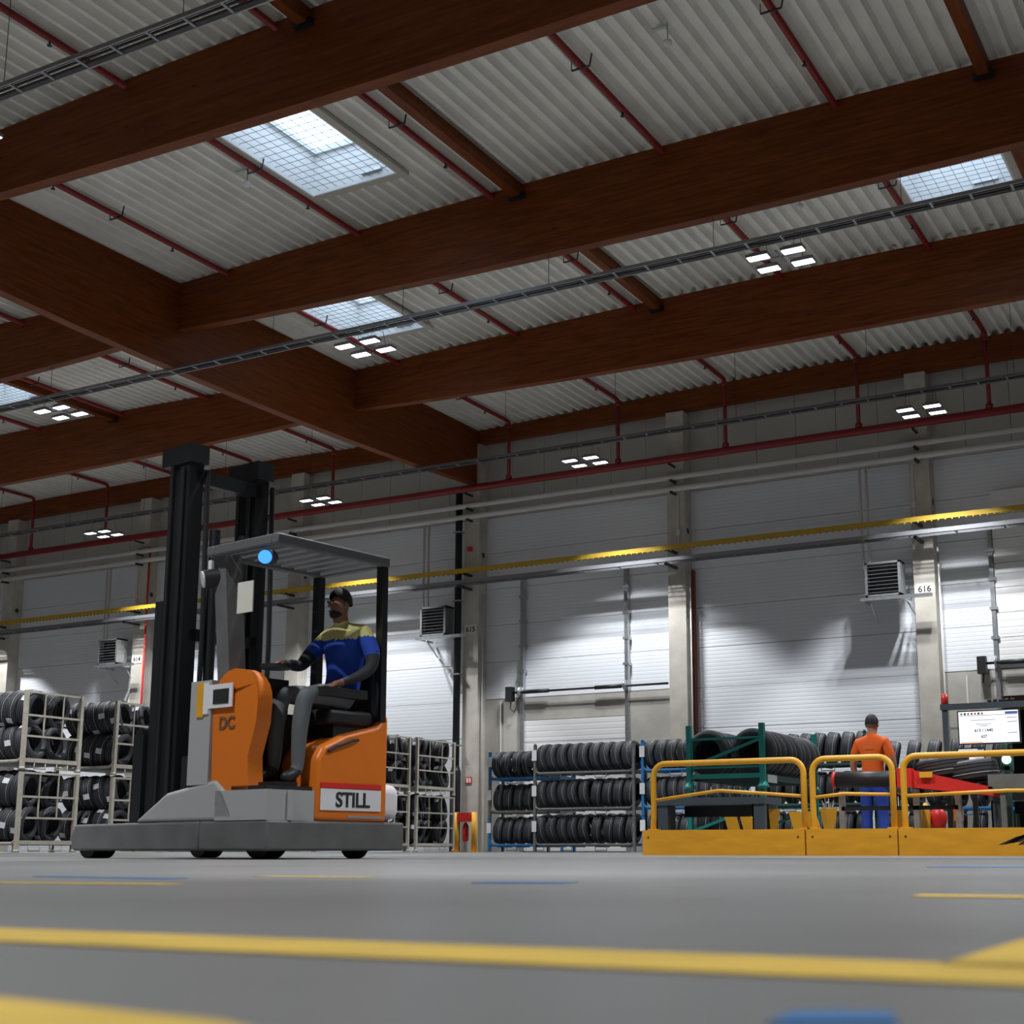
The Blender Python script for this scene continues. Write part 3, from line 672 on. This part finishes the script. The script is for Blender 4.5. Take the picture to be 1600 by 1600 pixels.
rails = [(-7.43, -5.44), (-5.33, -4.36), (-4.23, -1.7), (-1.5, .5)]
for i, (a, b) in enumerate(rails):
    r = empty('safety_rail', ((a + b) / 2, FY + .06, 0), label='yellow tubular safety rail, %s section from the left' % ORD[i], cat='railing', group='yellow safety rails')
    y = FY + .075; q = .16; pts = [(a - .03 if i == 0 else a, y, .0), (a, y, .5), (a, y, 1.14 - q)]
    for k in range(1, 6): an = math.pi / 2 * k / 6; pts.append((a + q - q * math.cos(an), y, 1.14 - q + q * math.sin(an)))
    pts += [(a + q, y, 1.14), (b - q, y, 1.14)]
    for k in range(1, 6): an = math.pi / 2 * k / 6; pts.append((b - q + q * math.sin(an), y, 1.14 - q + q * math.cos(an)))
    pts += [(b, y, 1.14 - q), (b, y, 0)]
    MB().tube(pts, .037, 12).build('hoop', 'yellow', r, True, True)
    mid = [(a, y, .68), ((a + b) / 2 - .1, y, .79 if i == 0 else .72), (b, y, .70)]
    MB().tube(mid, .021, 8).build('mid_rail', 'yellow', r, True, True)
    for x in (a, b): MB().box(x - .07, x + .07, y - .04, y + .06, .3, .325).build('foot_plate', 'yellow', r, world=True)

# ================================================================== PACKING LINE BEHIND THE RAIL
def bench(x0, x1, y0, y1, zt, label):
    r = empty('workbench', ((x0 + x1) / 2, y0, 0), label=label, cat='workbench', group='slate steel benches')
    MB().box(x0, x1, y0, y1, zt - .1, zt).build('top_beam', 'slate', r, world=True)
    for a in (x0 + .02, x1 - .2): MB().box(a, a + .18, y0 + .03, y0 + .12, 0, zt - .1).box(a, a + .02, y0 + .03, y1 - .03, 0, zt - .1).build('leg', 'slate', r, world=True)
    MB().box(x0 + .2, x1 - .2, y1 - .06, y1 - .03, zt - .26, zt - .1).build('back_panel', 'blackmetal', r, world=True)
bench(-8.5, -6.8, 18.4, 19.1, .8, 'slate grey steel bench behind the first rail section')
bench(-3.75, -1.9, 18.4, 19.1, .79, 'slate grey steel bench at the right edge behind the rail')
for i, (x, y) in enumerate(((-6.92, 19.0), (-6.08, 19.0), (-5.02, 18.75))):
    r = empty('funnel_stand', (x, y, 0), label='yellow tapered stand holding metal rods, %s from the left' % ORD[i], cat='stand', group='yellow rod stands')
    MB().tube([(0, 0, 0), (0, 0, .3), (0, 0, .64)], [.06, .065, .13], 4).build('body', 'yellow', r)
    for k in range(7):
        an = k * .9; MB().tube([(.03 * math.cos(an), .03 * math.sin(an), .55), (.09 * math.cos(an), .09 * math.sin(an), .72 + .03 * (k % 3))], .007, 5).build('rod', 'galv', r)
for i, x in enumerate((-7.75, -7.5, -6.72, -6.5)):
    tag(MB().prism([(x, 19.6, .0), (x + .2, 19.6, .0), (x + .02, 19.6, .62), (x - .16, 19.6, .62)], (0, .03, 0)).build('guide_plate', 'yellow'), 'slanted yellow guide plate near the floor, %s from the left' % ORD[i], 'plate', 'yellow guide plates')
# belt drum conveyor with red side arm
r = empty('belt_conveyor', (-4.5, 17.0, 0), label='belt conveyor with black drum and red side arm in front of the worker', cat='conveyor')
MB().tube([(-5.32, 17.0, .93), (-4.52, 17.0, .93)], .1, 24).build('drum', 'black', r, True, True)
MB().tube([(-5.36, 17.0, .93), (-5.32, 17.0, .93)], .105, 20).build('end_cap', 'redbright', r, True, True)
MB().box(-4.53, -4.35, 16.9, 17.06, .82, 1.05).build('end_bracket', 'redbright', r, world=True)
MB().prism([(-4.4, 16.95, .82), (-3.4, 16.95, .70), (-3.4, 16.95, .80), (-4.4, 16.95, 1.04)], (0, .05, 0)).build('side_arm', 'redbright', r, world=True)
MB().prism([(-4.4, 17.6, .82), (-3.4, 17.6, .70), (-3.4, 17.6, .80), (-4.4, 17.6, 1.04)], (0, .05, 0)).build('side_arm', 'redbright', r, world=True)
MB().prism([(-4.42, 17.0, .88), (-3.4, 17.0, .74), (-3.4, 17.0, .77), (-4.42, 17.0, .98)], (0, .6, 0)).build('belt', 'black', r, world=True)
MB().box(-4.25, -4.1, 16.9, 16.95, .93, 1.0).build('sensor', 'yellow', r, world=True)
for x in (-5.3, -4.36, -3.85): MB().box(x - .035, x + .035, 17.1, 17.17, 0, .8).build('leg', 'galv', r, world=True)
MB().box(-5.3, -3.85, 17.1, 17.15, .55, .6).build('tie_bar', 'blackmetal', r, world=True)
r = empty('roller_table', (-2.6, 17.0, 0), label='grey roller table following the red conveyor at the right edge', cat='conveyor')
for y in (16.95, 17.6): MB().box(-3.45, -1.6, y, y + .04, .78, .95).build('side_frame', 'rackgrey', r, world=True)
for k in range(9): MB().tube([(-3.35 + k * .2, 16.99, .9), (-3.35 + k * .2, 17.6, .9)], .035, 10).build('roller', 'galv', r, True, True)
for x in (-3.3, -1.8): MB().box(x - .03, x + .03, 17.0, 17.06, 0, .8).build('leg', 'rackgrey', r, world=True)
for k, (x, y, z, nm) in enumerate([(-4.05, 17.32, 1.06, 'first'), (-3.72, 17.34, 1.01, 'second'), (-3.95, 17.3, 1.2, 'upper')][:2]):
    tyre((x, y, z), Euler((0, R(90 - 8), 0)), 'black tyre lying flat on the red conveyor, %s from the drum' % nm, 'tyres on the conveyor')
# display screens on a stand
r = empty('display_stand', (-4.05, 17.5, 0), label='dark stand with a red beacon carrying the large screen', cat='stand')
MB().box(-4.08, -4.02, 17.52, 17.58, 0, 1.85).build('post', 'slate', r, world=True)
MB().box(-4.1, -2.4, 17.5, 17.6, 1.80, 1.87).build('top_bar', 'slate', r, world=True)
MB().box(-4.05, -3.8, 17.53, 17.57, 1.55, 1.58).build('arm', 'galv', r, world=True)
MB().box(-2.5, -2.44, 17.52, 17.58, 0, 1.8).build('post', 'slate', r, world=True)
MB().tube([(-4.05, 17.55, 1.87), (-4.05, 17.55, 2.0)], .045, 12).build('beacon', 'redbright', r, True, True)
for k in range(5): MB().tube([(-3.5 + k * .07, 17.55, 1.87), (-3.5 + k * .07, 17.55, 1.91)], .025, 8).build('cable_gland', 'black', r, True, True)
def screen(x0, x1, z0, z1, y, name, label, big):
    r = empty(name, ((x0 + x1) / 2, y, z0), label=label, cat='monitor'); cx = (x0 + x1) / 2; H_ = z1 - z0; W_ = x1 - x0
    MB().box(-W_ / 2, W_ / 2, 0, .05, 0, H_).build('casing', 'black', r)
    MB().box(-W_ / 2 + .015, W_ / 2 - .015, -.004, 0, .015, H_ - .015).build('panel', 'screen', r)
    y_ = -.006
    MB().box(-W_ / 2 + .02, W_ / 2 - .02, y_ - .001, y_, H_ * .84, H_ * .85).build('header_line', 'ink', r)
    MB().box(W_ / 2 - .2 * W_ - .02, W_ / 2 - .02, y_ - .001, y_, H_ * .86, H_ * .93).build('header_box', 'screenblue', r)
    MB().box(-W_ / 2 + .03, -W_ / 2 + .4 * W_, y_ - .001, y_, .02, .03).build('progress_bar', 'screenorange', r)
    if big:
        for k in range(7): MB().box(-W_ / 2 + .04 + k * .042, -W_ / 2 + .065 + k * .042, y_ - .001, y_, H_ * .87, H_ * .93).build('icon', ('inkgrey', 'ink', 'inkgrey', 'redbright', 'inkgrey', 'ink', 'inkgrey')[k], r)
        text('lettering', '613 / 1440', .052, (-.06, y_, H_ * .40), (R(90), 0, 0), 'ink', r, .0006)
        text('lettering', '627', .048, (-.06, y_, H_ * .22), (R(90), 0, 0), 'ink', r, .0006)
        for zz, ww in ((.70, .3), (.58, .18), (.53, .1)): MB().box(-.06 - ww / 2, -.06 + ww / 2, y_ - .001, y_, H_ * zz, H_ * zz + .006).build('text_line', 'inkgrey', r)
        for zz in (.74, .62, .3): MB().box(W_ * .3, W_ * .46, y_ - .001, y_, H_ * zz, H_ * zz + .008).build('text_line', 'inkgrey', r)
screen(-3.88, -3.13, 1.35, 1.77, 17.45, 'display_screen', 'large white screen reading 613 / 1440 and 627', True)
screen(-3.97, -3.63, 1.12, 1.33, 17.75, 'small_monitor', 'small white monitor below the large screen', False)
tag(MB().box(-3.83, -3.77, 17.82, 17.88, 0, 1.14).build('monitor_post', 'slate'), 'dark post under the small monitor', 'post')
o = empty('signal_lamp', (-3.4, 17.9, 0), label='glowing green signal lamp on a dark post', cat='lamp')
MB().box(-.03, .03, 0, .06, 0, 1.1).box(-.07, .07, .0, .08, 1.05, 1.3).build('post', 'dgreen', o); MB().tube([(0, -.002, 1.18), (0, -.02, 1.18)], .055, 16).build('lens', 'greenlamp', o, True)
MB().tube([(-.14, -.02, .98), (-.14, .04, .98)], .06, 12).build('button', 'redbright', o, True)
# things on the floor line behind
tag(MB().tube([(-4.62, 18.6, 0), (-4.62, 18.6, .6), (-4.62, 18.6, .68)], [.06, .06, .02], 10).build('marker_post', 'yellow', None, True), 'short yellow marker post under the conveyor', 'post')
tag(MB().sphere((-4.48, 18.7, .47), .12, 10, 8, (1, .7, 1.3)).tube([(-4.48, 18.7, 0), (-4.48, 18.7, .35)], .02, 6).build('hose_reel', 'redbright', None, True), 'red hose reel under the conveyor', 'hose')
tag(MB().box(-4.35, -4.2, 18.8, 18.95, .45, .62).box(-4.29, -4.26, 18.86, 18.89, 0, .45).build('work_glove_box', 'orange'), 'small orange box on a rod under the conveyor', 'box')

# ================================================================== PEOPLE
def person_mesh(J, Eds, mats, rules, name):
    """J: joint -> (co, radius); Eds: (a, b, region); one continuous skinned body"""
    keys = list(J); ix = {k: i for i, k in enumerate(keys)}
    me = bpy.data.meshes.new(name); me.from_pydata([J[k][0] for k in keys], [(ix[a], ix[b]) for a, b, _ in Eds], []); me.update()
    ob = bpy.data.objects.new(name, me); COL.objects.link(ob)
    ob.modifiers.new('skin', 'SKIN')
    sv = me.skin_vertices[0].data
    for k in keys:
        rr = J[k][1]; rr = rr if isinstance(rr, tuple) else (rr, rr); sv[ix[k]].radius = rr
    sv[ix['pelvis']].use_root = True
    sb = ob.modifiers.new('sub', 'SUBSURF'); sb.levels = 3; sb.render_levels = 3
    bpy.context.view_layer.update()
    new = bpy.data.meshes.new_from_object(ob.evaluated_get(bpy.context.evaluated_depsgraph_get()))
    bpy.data.objects.remove(ob)
    for m in mats: new.materials.append(M[m])
    segs = [(Vector(J[a][0]), Vector(J[b][0]), reg, (J[a][1] if not isinstance(J[a][1], tuple) else max(J[a][1])), (J[b][1] if not isinstance(J[b][1], tuple) else max(J[b][1]))) for a, b, reg in Eds]
    for p in new.polygons:
        c = Vector(p.center); best = None
        for a, b, reg, ra, rb in segs:
            d = b - a; t = max(0, min(1, (c - a).dot(d) / d.length_squared)); q = (c - (a + d * t)).length / (ra + (rb - ra) * t)
            if best is None or q < best[0]: best = (q, reg, t)
        p.material_index = rules(best[1], best[2], c); p.use_smooth = True
    return new
def hand(J, E, side, wrist, fwd, out, up):
    """five fingers from the palm; fwd: hand direction, out: thumb side, up: back of hand"""
    w_ = Vector(wrist); f = Vector(fwd).normalized(); o = Vector(out).normalized(); u = Vector(up).normalized()
    palm = w_ + f * .07; J[side + 'palm'] = (tuple(palm), (.036, .02)); E.append((side + 'wrist', side + 'palm', 'hand'))
    for k, (off, ln) in enumerate(((.03, .07), (.011, .08), (-.009, .075), (-.028, .06))):
        b = palm + f * .03 + o * off; m = b + f * ln * .5 - u * .012; e = m + f * ln * .4 - u * .03
        for nme, p, rr in (('a', b, .0105), ('b', m, .0095), ('c', e, .008)): J['%sf%d%s' % (side, k, nme)] = (tuple(p), rr)
        E += [(side + 'palm', '%sf%da' % (side, k), 'hand'), ('%sf%da' % (side, k), '%sf%db' % (side, k), 'hand'), ('%sf%db' % (side, k), '%sf%dc' % (side, k), 'hand')]
    b = w_ + f * .04 + o * .035; e = b + f * .045 + o * .025 - u * .02
    J[side + 't1'] = (tuple(b), .013); J[side + 't2'] = (tuple(e), .0095)
    E += [(side + 'palm', side + 't1', 'hand'), (side + 't1', side + 't2', 'hand')]
def head_parts(parent, c, fwd, skin, hairz, scale=1., beard=False):
    """hair cap, ears, nose and eyes as pieces of the head; c = head centre, fwd = facing"""
    f = Vector((fwd[0], fwd[1], 0)).normalized(); s = Vector((-f.y, f.x, 0)); c = Vector(c); k = scale
    mb = MB(); n, m = 20, 12; vs = []; fs = []      # hair: shell over skull, cut at the face
    for j in range(m + 1):
        ph = math.pi * .54 * j / m
        for i in range(n):
            a = 2 * math.pi * i / n; front = max(0, math.cos(a)); lim = 1 - .42 * front
            p2 = ph * lim
            vs.append(c + Vector((0, 0, .012)) + (f * math.cos(a) * math.sin(p2) * .106 + s * math.sin(a) * math.sin(p2) * .088) * k + Vector((0, 0, math.cos(p2) * .126 * k)) - f * .008)
    for j in range(m):
        for i in range(n): fs.append((j * n + i, (j + 1) * n + i, (j + 1) * n + (i + 1) % n, j * n + (i + 1) % n))
    mb.add(vs, fs).build('hair', 'hair', parent, True)
    mb = MB()
    for sd in (-1, 1): mb.sphere(tuple(c + s * sd * .082 * k - f * .005 - Vector((0, 0, .012))), .026, 8, 6, (.6, .6, 1.2))
    mb.build('ears', skin, parent, True)
    nb = c + f * .088 * k
    MB().add([nb + Vector((0, 0, .02)), nb - Vector((0, 0, .03)) + s * .017, nb - Vector((0, 0, .03)) - s * .017, nb + f * .028 - Vector((0, 0, .024))], [(0, 1, 3), (0, 3, 2), (1, 2, 3), (0, 2, 1)]).build('nose', skin, parent, True)
    mb = MB()
    for sd in (-1, 1): mb.sphere(tuple(c + f * .086 * k + s * sd * .034 + Vector((0, 0, .015))), .011, 8, 6)
    mb.build('eyes', 'ink', parent, True)
    mp = c + f * .082 * k - Vector((0, 0, .062)); MB().bar(mp - s * .024, mp + s * .024, .012, .01).build('mouth', 'brown', parent)
    if beard:
        MB().sphere(tuple(c + f * .022 - Vector((0, 0, .085))), .063, 12, 8, (1, 1, .6)).build('beard', 'hair', parent, True)

# --- worker seen from behind, standing at the conveyor
WX, WY = -5.12, 17.95
J = {}; E = []
def wj(k, x, y, z, r): J[k] = ((x, y, z), r)
wj('pelvis', 0, 0, .96, (.155, .115)); wj('waist', 0, 0, 1.1, (.15, .105)); wj('chest', 0, .01, 1.3, (.175, .12)); wj('upper', 0, 0, 1.44, (.15, .1)); wj('neck', 0, .01, 1.545, .058); wj('jaw', 0, .035, 1.625, .07); wj('skull', 0, .03, 1.71, (.082, .098)); wj('crown', 0, .02, 1.765, .068)
E += [('pelvis', 'waist', 'torso'), ('waist', 'chest', 'torso'), ('chest', 'upper', 'torso'), ('upper', 'neck', 'neck'), ('neck', 'jaw', 'head'), ('jaw', 'skull', 'head'), ('skull', 'crown', 'head')]
for sd, s in (('L', -1), ('R', 1)):
    wj(sd + 'sh', s * .185, 0, 1.455, .078); wj(sd + 'slv', s * .255, .0, 1.28, .066); wj(sd + 'elb', s * .285, .01, 1.16, .046); wj(sd + 'fore', s * .275, .07, 1.02, .042); wj(sd + 'wrist', s * .255, .15, .92, .028)
    E += [('upper', sd + 'sh', 'torso'), (sd + 'sh', sd + 'slv', 'sleeve'), (sd + 'slv', sd + 'elb', 'arm'), (sd + 'elb', sd + 'fore', 'arm'), (sd + 'fore', sd + 'wrist', 'arm')]
    hand(J, E, sd, J[sd + 'wrist'][0], (0, .6, -.6), (-s, .2, .2), (0, .6, .6))
    wj(sd + 'hip', s * .095, 0, .86, (.1, .11)); wj(sd + 'knee', s * .115, .015, .49, .076); wj(sd + 'calf', s * .12, -.01, .32, .07); wj(sd + 'ank', s * .125, -.01, .09, .055); wj(sd + 'toe', s * .14, .15, .045, .045)
    E += [('pelvis', sd + 'hip', 'leg'), (sd + 'hip', sd + 'knee', 'leg'), (sd + 'knee', sd + 'calf', 'leg'), (sd + 'calf', sd + 'ank', 'leg'), (sd + 'ank', sd + 'toe', 'shoe')]
def rules(reg, t, c):
    if reg in ('torso', 'sleeve'): return 1 if c.z > .97 else 2
    if reg == 'neck': return 1 if c.z < 1.50 else 0
    if reg == 'leg': return 2
    if reg == 'shoe': return 3
    return 0
root = empty('person', (WX, WY, 0), R(-8), label='worker in orange t-shirt and blue trousers standing with back to the camera', cat='person')
bm_ = person_mesh(J, E, ['skin', 'shirtorange', 'trousblue', 'black'], rules, 'body')
inst('body', bm_, root); head_parts(root, (0, .03, 1.70), (0, 1), 'skin', 0)
for i, (z, wd) in enumerate(((1.395, .16),)): text('shirt_print', 'WERKTEAM'[:0] or '--------', .05, (0, -.128, 1.40), (R(90), 0, 0), 'inkgrey', root, .002)

# ================================================================== REACH TRUCK
TH = R(28.67 + 52)
TR = empty('reach_truck', (-6.63, 7.75, 0), TH, label='orange and grey reach truck with black mast driving across the hall', cat='lift truck')
def P(name, mb, m, smooth=False, parent=None):
    o = mb.build(name, m, parent or TR, False)
    if smooth: autosmooth(o)
    return o
def bevel(o, wd=.03, seg=3):
    b = o.modifiers.new('bevel', 'BEVEL'); b.width = wd; b.segments = seg; b.limit_method = 'ANGLE'; return autosmooth(o)
# chassis and legs
bevel(P('chassis', MB().box(0, 1.4, 0, .78, .06, .28), 'tgrey'), .02)
for x in (0, 1.1): bevel(P('support_leg', MB().prism([(x, .78, .06), (x, 2.42, .06), (x, 2.46, .16), (x, 2.4, .27), (x, .78, .28)], (.3, 0, 0)), 'tgrey'), .02)
for x, y in ((.15, 2.28), (1.25, 2.28)): P('load_wheel', MB().tube([(x - .1, y, .12), (x + .1, y, .12)], .12, 20), 'black', True)
P('drive_wheel', MB().tube([(.25, .4, .16), (.42, .4, .16)], .16, 24), 'black', True)
P('caster_wheel', MB().tube([(1.1, .3, .11), (1.2, .3, .11)], .11, 20), 'black', True)
# grey fairing over the near leg
bevel(P('fairing', MB().prism([(.0, .35, .28), (0, 1.6, .28), (0, 1.2, .50), (0, .62, .585), (0, .5, .5)], (.34, 0, 0)), 'tlight'), .03)
bevel(P('fairing', MB().prism([(1.06, .78, .28), (1.06, 1.6, .28), (1.06, 1.2, .50), (1.06, .78, .57)], (.34, 0, 0)), 'tgrey'), .03)
# battery / front body between legs
bevel(P('battery_box', MB().box(.3, 1.1, .72, 1.2, .1, .95), 'blackmetal'), .02)
# orange front column with rounded top
col = [(.0, .16, .28), (.0, .68, .5), (.0, .70, 1.22)]
for k in range(0, 7): an = math.pi / 2 * k / 6; col.append((0, .45 + .25 * math.cos(an), 1.16 + .25 * math.sin(an)))
for k in range(1, 7): an = math.pi / 2 * k / 6; col.append((0, .45 - .27 * math.sin(an), 1.16 + .25 * math.cos(an)))
col += [(0, .19, 1.0), (0, .27, .75), (0, .25, .5)]
bevel(P('front_cowl', MB().prism([(.02, y, z) for _, y, z in col], (.14, 0, 0)), 'orange'), .02)
P('console_panel', MB().box(-.0, .4, .70, .95, .55, 1.34), 'tlight')
P('label_plate', MB().box(-.01, .0, .44, .72, 1.12, 1.3).box(-.012, 0, .72, .78, 1.08, 1.32), 'whitep')
P('display_print', MB().box(-.016, -.01, .48, .66, 1.15, 1.26), 'ink')
P('warning_strip', MB().box(-.012, .0, .78, .86, 1.06, 1.32), 'yellow')
text('lettering', 'DC', .13, (.015, .52, 1.0), (R(90), 0, R(-90)), 'brown', TR, .003)
# rear hood with logo plate
hood = [(.46, 0, .28), (1.2, 0, .28), (1.2, 0, 1.12), (1.14, 0, 1.1), (1.08, 0, 1.02), (.75, 0, .94), (.52, 0, .84), (.46, 0, .74)]
bevel(P('rear_hood', MB().prism([(x, .0, z) for x, _, z in hood], (0, .42, 0)), 'orange'), .03)
P('hood_handle', MB().tube([(.56, -.01, .80), (.62, -.03, .84), (.78, -.03, .89), (.86, -.01, .90)], .014, 6), 'black', True)
P('logo_plate', MB().box(.5, 1.12, -.012, -.001, .36, .52), 'whitep')
P('logo_stripe', MB().box(.5, 1.12, -.014, -.001, .525, .565), 'redbright')
text('logo_lettering', 'STILL', .155, (.82, -.014, .435), (R(90), 0, 0), 'ink', TR, .003)
P('hood_print', MB().box(.78, 1.15, -.003, 0, .305, .325), 'inkgrey')
P('step_panel', MB().box(.0, .46, .02, .6, .28, .5).box(.2, .23, -.01, .02, .28, .5), 'tlight')
bevel(P('rear_bumper', MB().box(1.16, 1.42, .06, .5, .3, .58), 'whitep'), .08, 4)
# seat, compartment interior
P('compartment', MB().box(.44, 1.34, .42, .72, .28, 1.1), 'black')
bevel(P('seat_cushion', MB().box(.62, 1.14, .06, .46, 1.02, 1.14), 'black'), .04)
bevel(P('seat_back', MB().box(1.08, 1.17, .06, .46, 1.1, 1.72), 'black'), .04)
P('seat_base', MB().box(.7, 1.12, .1, .42, .86, 1.02), 'blackmetal')
P('steering_console', MB().box(.12, .5, .40, .62, 1.1, 1.36).tube([(.28, .3, 1.42), (.28, .3, 1.45)], .12, 18), 'black', True)
P('control_armrest', MB().box(.5, .95, -.01, .09, 1.22, 1.29), 'black')
# overhead guard
gz = 2.33
bevel(P('overhead_guard', MB().box(-.02, 1.16, -.02, .06, gz - .02, gz + .06).box(-.02, 1.16, .74, .82, gz - .02, gz + .06).box(-.02, .06, .06, .74, gz - .02, gz + .06).box(1.08, 1.16, .06, .74, gz - .02, gz + .06), 'guard'), .015)
for k in range(7): P('guard_slat', MB().box(.12 + k * .137, .2 + k * .137, .06, .74, gz, gz + .05), 'guard')
P('guard_post', MB().bar((1.13, .03, 1.06), (1.12, .03, gz), .06, .07), 'blackmetal'); P('guard_post', MB().bar((1.12, .78, .9), (1.12, .78, gz), .07, .07), 'blackmetal')
P('guard_post', MB().bar((.16, .66, 1.3), (.14, .76, gz), .16, .14), 'tgrey')
bl = P('blue_spotlight', MB().tube([(.12, .22, 2.25), (.02, .16, 2.23)], .06, 16), 'black', True); P('lens', MB().tube([(.02, .16, 2.23), (.005, .15, 2.228)], .052, 16), 'bluelamp', False, bl)
wl = P('work_light', MB().tube([(.1, .8, 2.16), (.0, .86, 2.14)], .075, 16), 'black', True); P('lens', MB().tube([(.0, .86, 2.14), (-.012, .867, 2.137)], .066, 16), 'whitep', False, wl)
P('mirror', MB().box(.05, .2, .84, .88, 2.2, 2.3), 'whitep')
P('document_sheet', MB().box(.06, .07, .34, .52, 1.84, 2.08), 'plate')
# mast
for x, nm in ((.3, 'near'), (1.0, 'far')):
    P('mast_rail', MB().box(x - .07, x + .07, 1.42, 1.55, .12, 3.3).box(x - .05, x + .08, 1.57, 1.70, .16, 3.4).box(x - .05, x + .05, 1.72, 1.82, .2, 2.1), 'blackmetal')
    P('lift_chain', MB().box(x - .1, x - .085, 1.46, 1.5, .3, 3.2).box(x - .09, x - .075, 1.62, 1.66, .3, 3.25), 'black')
    P('mast_head', MB().box(x - .09, x + .09, 1.38, 1.78, 3.24, 3.4), 'blackmetal')
    P('hydraulic_hose', MB().tube([(x + .1, 1.4, .4), (x + .12, 1.4, 1.8), (x + .11, 1.42, 3.2)], .022, 8), 'black', True)
for za, zc in ((3.08, 3.2), (1.75, 1.85), (.5, .62)): P('mast_crossbar', MB().box(.3, 1.0, 1.42, 1.5, za, zc), 'blackmetal')
P('lift_cylinder', MB().tube([(.5, 1.4, .3), (.5, 1.4, 2.7)], .045, 12).tube([(.8, 1.4, .3), (.8, 1.4, 2.7)], .045, 12), 'blackmetal', True)
P('fork_carriage', MB().box(.22, 1.08, 1.84, 1.97, .2, 1.0).box(.3, .36, 1.97, 2.06, .2, 1.05), 'blackmetal')
for x in (.36, .86): P('fork', MB().box(x, x + .1, 1.95, 2.4, .1, .15).box(x, x + .1, 1.95, 2.0, .1, .6), 'blackmetal')
P('tilt_unit', MB().box(.25, 1.05, 1.2, 1.36, .35, .8), 'black')

# --- driver, seated sideways
J = {}; E = []
wj('pelvis', .92, .26, 1.23, (.15, .15)); wj('waist', .95, .25, 1.38, (.125, .15)); wj('chest', .94, .25, 1.60, (.13, .175)); wj('upper', .93, .25, 1.74, (.11, .15)); wj('neck', .90, .25, 1.84, .058); wj('jaw', .865, .255, 1.92, .068); wj('skull', .875, .255, 2.01, (.095, .082)); wj('crown', .885, .255, 2.065, .066)
E += [('pelvis', 'waist', 'torso'), ('waist', 'chest', 'torso'), ('chest', 'upper', 'torso'), ('upper', 'neck', 'neck'), ('neck', 'jaw', 'head'), ('jaw', 'skull', 'head'), ('skull', 'crown', 'head')]
arms = {'R': (('sh', .92, .44, 1.74, .078), ('slv', .80, .50, 1.60, .07), ('elb', .70, .50, 1.50, .05), ('fore', .55, .44, 1.49, .046), ('wrist', .42, .38, 1.48, .03)),
        'L': (('sh', .95, .05, 1.75, .08), ('slv', .98, -.03, 1.58, .07), ('elb', .95, -.05, 1.47, .052), ('fore', .84, -.02, 1.39, .046), ('wrist', .72, .03, 1.34, .03))}
for sd in 'RL':
    for n_, x, y, z, r_ in arms[sd]: wj(sd + n_, x, y, z, r_)
    E += [('upper', sd + 'sh', 'shoulder'), (sd + 'sh', sd + 'slv', 'sleeve'), (sd + 'slv', sd + 'elb', 'arm'), (sd + 'elb', sd + 'fore', 'arm'), (sd + 'fore', sd + 'wrist', 'arm')]
    hand(J, E, sd, J[sd + 'wrist'][0], (-1, -.25, -.1) if sd == 'R' else (-1, .2, -.3), (0, -1 if sd == 'R' else 1, .2), (0, 0, 1))
legs = {'R': (('hip', .84, .36, 1.22, .1), ('thigh', .62, .37, 1.25, .088), ('knee', .40, .36, 1.24, .074), ('calf', .34, .34, 1.0, .066), ('ank', .32, .33, .66, .05), ('toe', .17, .33, .60, .045)),
        'L': (('hip', .84, .16, 1.22, .1), ('thigh', .62, .13, 1.25, .088), ('knee', .42, .12, 1.22, .074), ('calf', .38, .12, .98, .066), ('ank', .37, .12, .64, .05), ('toe', .22, .12, .58, .045))}
for sd in 'RL':
    pv = 'pelvis'
    for n_, x, y, z, r_ in legs[sd]:
        wj(sd + 'l' + n_, x, y, z, r_); E.append((pv, sd + 'l' + n_, 'shoe' if n_ == 'toe' else 'leg')); pv = sd + 'l' + n_
def rules2(reg, t, c):
    if reg == 'torso': return (2 if c.z > 1.70 else 1) if c.z > 1.27 else 3
    if reg == 'shoulder': return 2 if c.z > 1.70 else 1
    if reg == 'sleeve': return 2 if c.z > 1.72 else 1
    if reg == 'arm': return 4
    if reg == 'neck': return 2 if c.z < 1.80 else 0
    if reg == 'leg': return 3
    if reg == 'shoe': return 5
    return 0
drv = empty('person', (-6.63, 7.75, 0), TH, label='driver in blue shirt with yellow shoulders seated sideways in the lift truck', cat='person')
inst('body', person_mesh(J, E, ['skindark', 'shirtblue', 'shirtyellow', 'trousgrey', 'sleeve', 'black'], rules2, 'body'), drv)
head_parts(drv, (.87, .255, 1.995), (-1, .15), 'skindark', 0, 1., True)
P('foot_floor', MB().box(.02, .46, .05, .44, .5, .53), 'black'); P('pedal', MB().box(.12, .34, .08, .42, .53, .56), 'blackmetal')
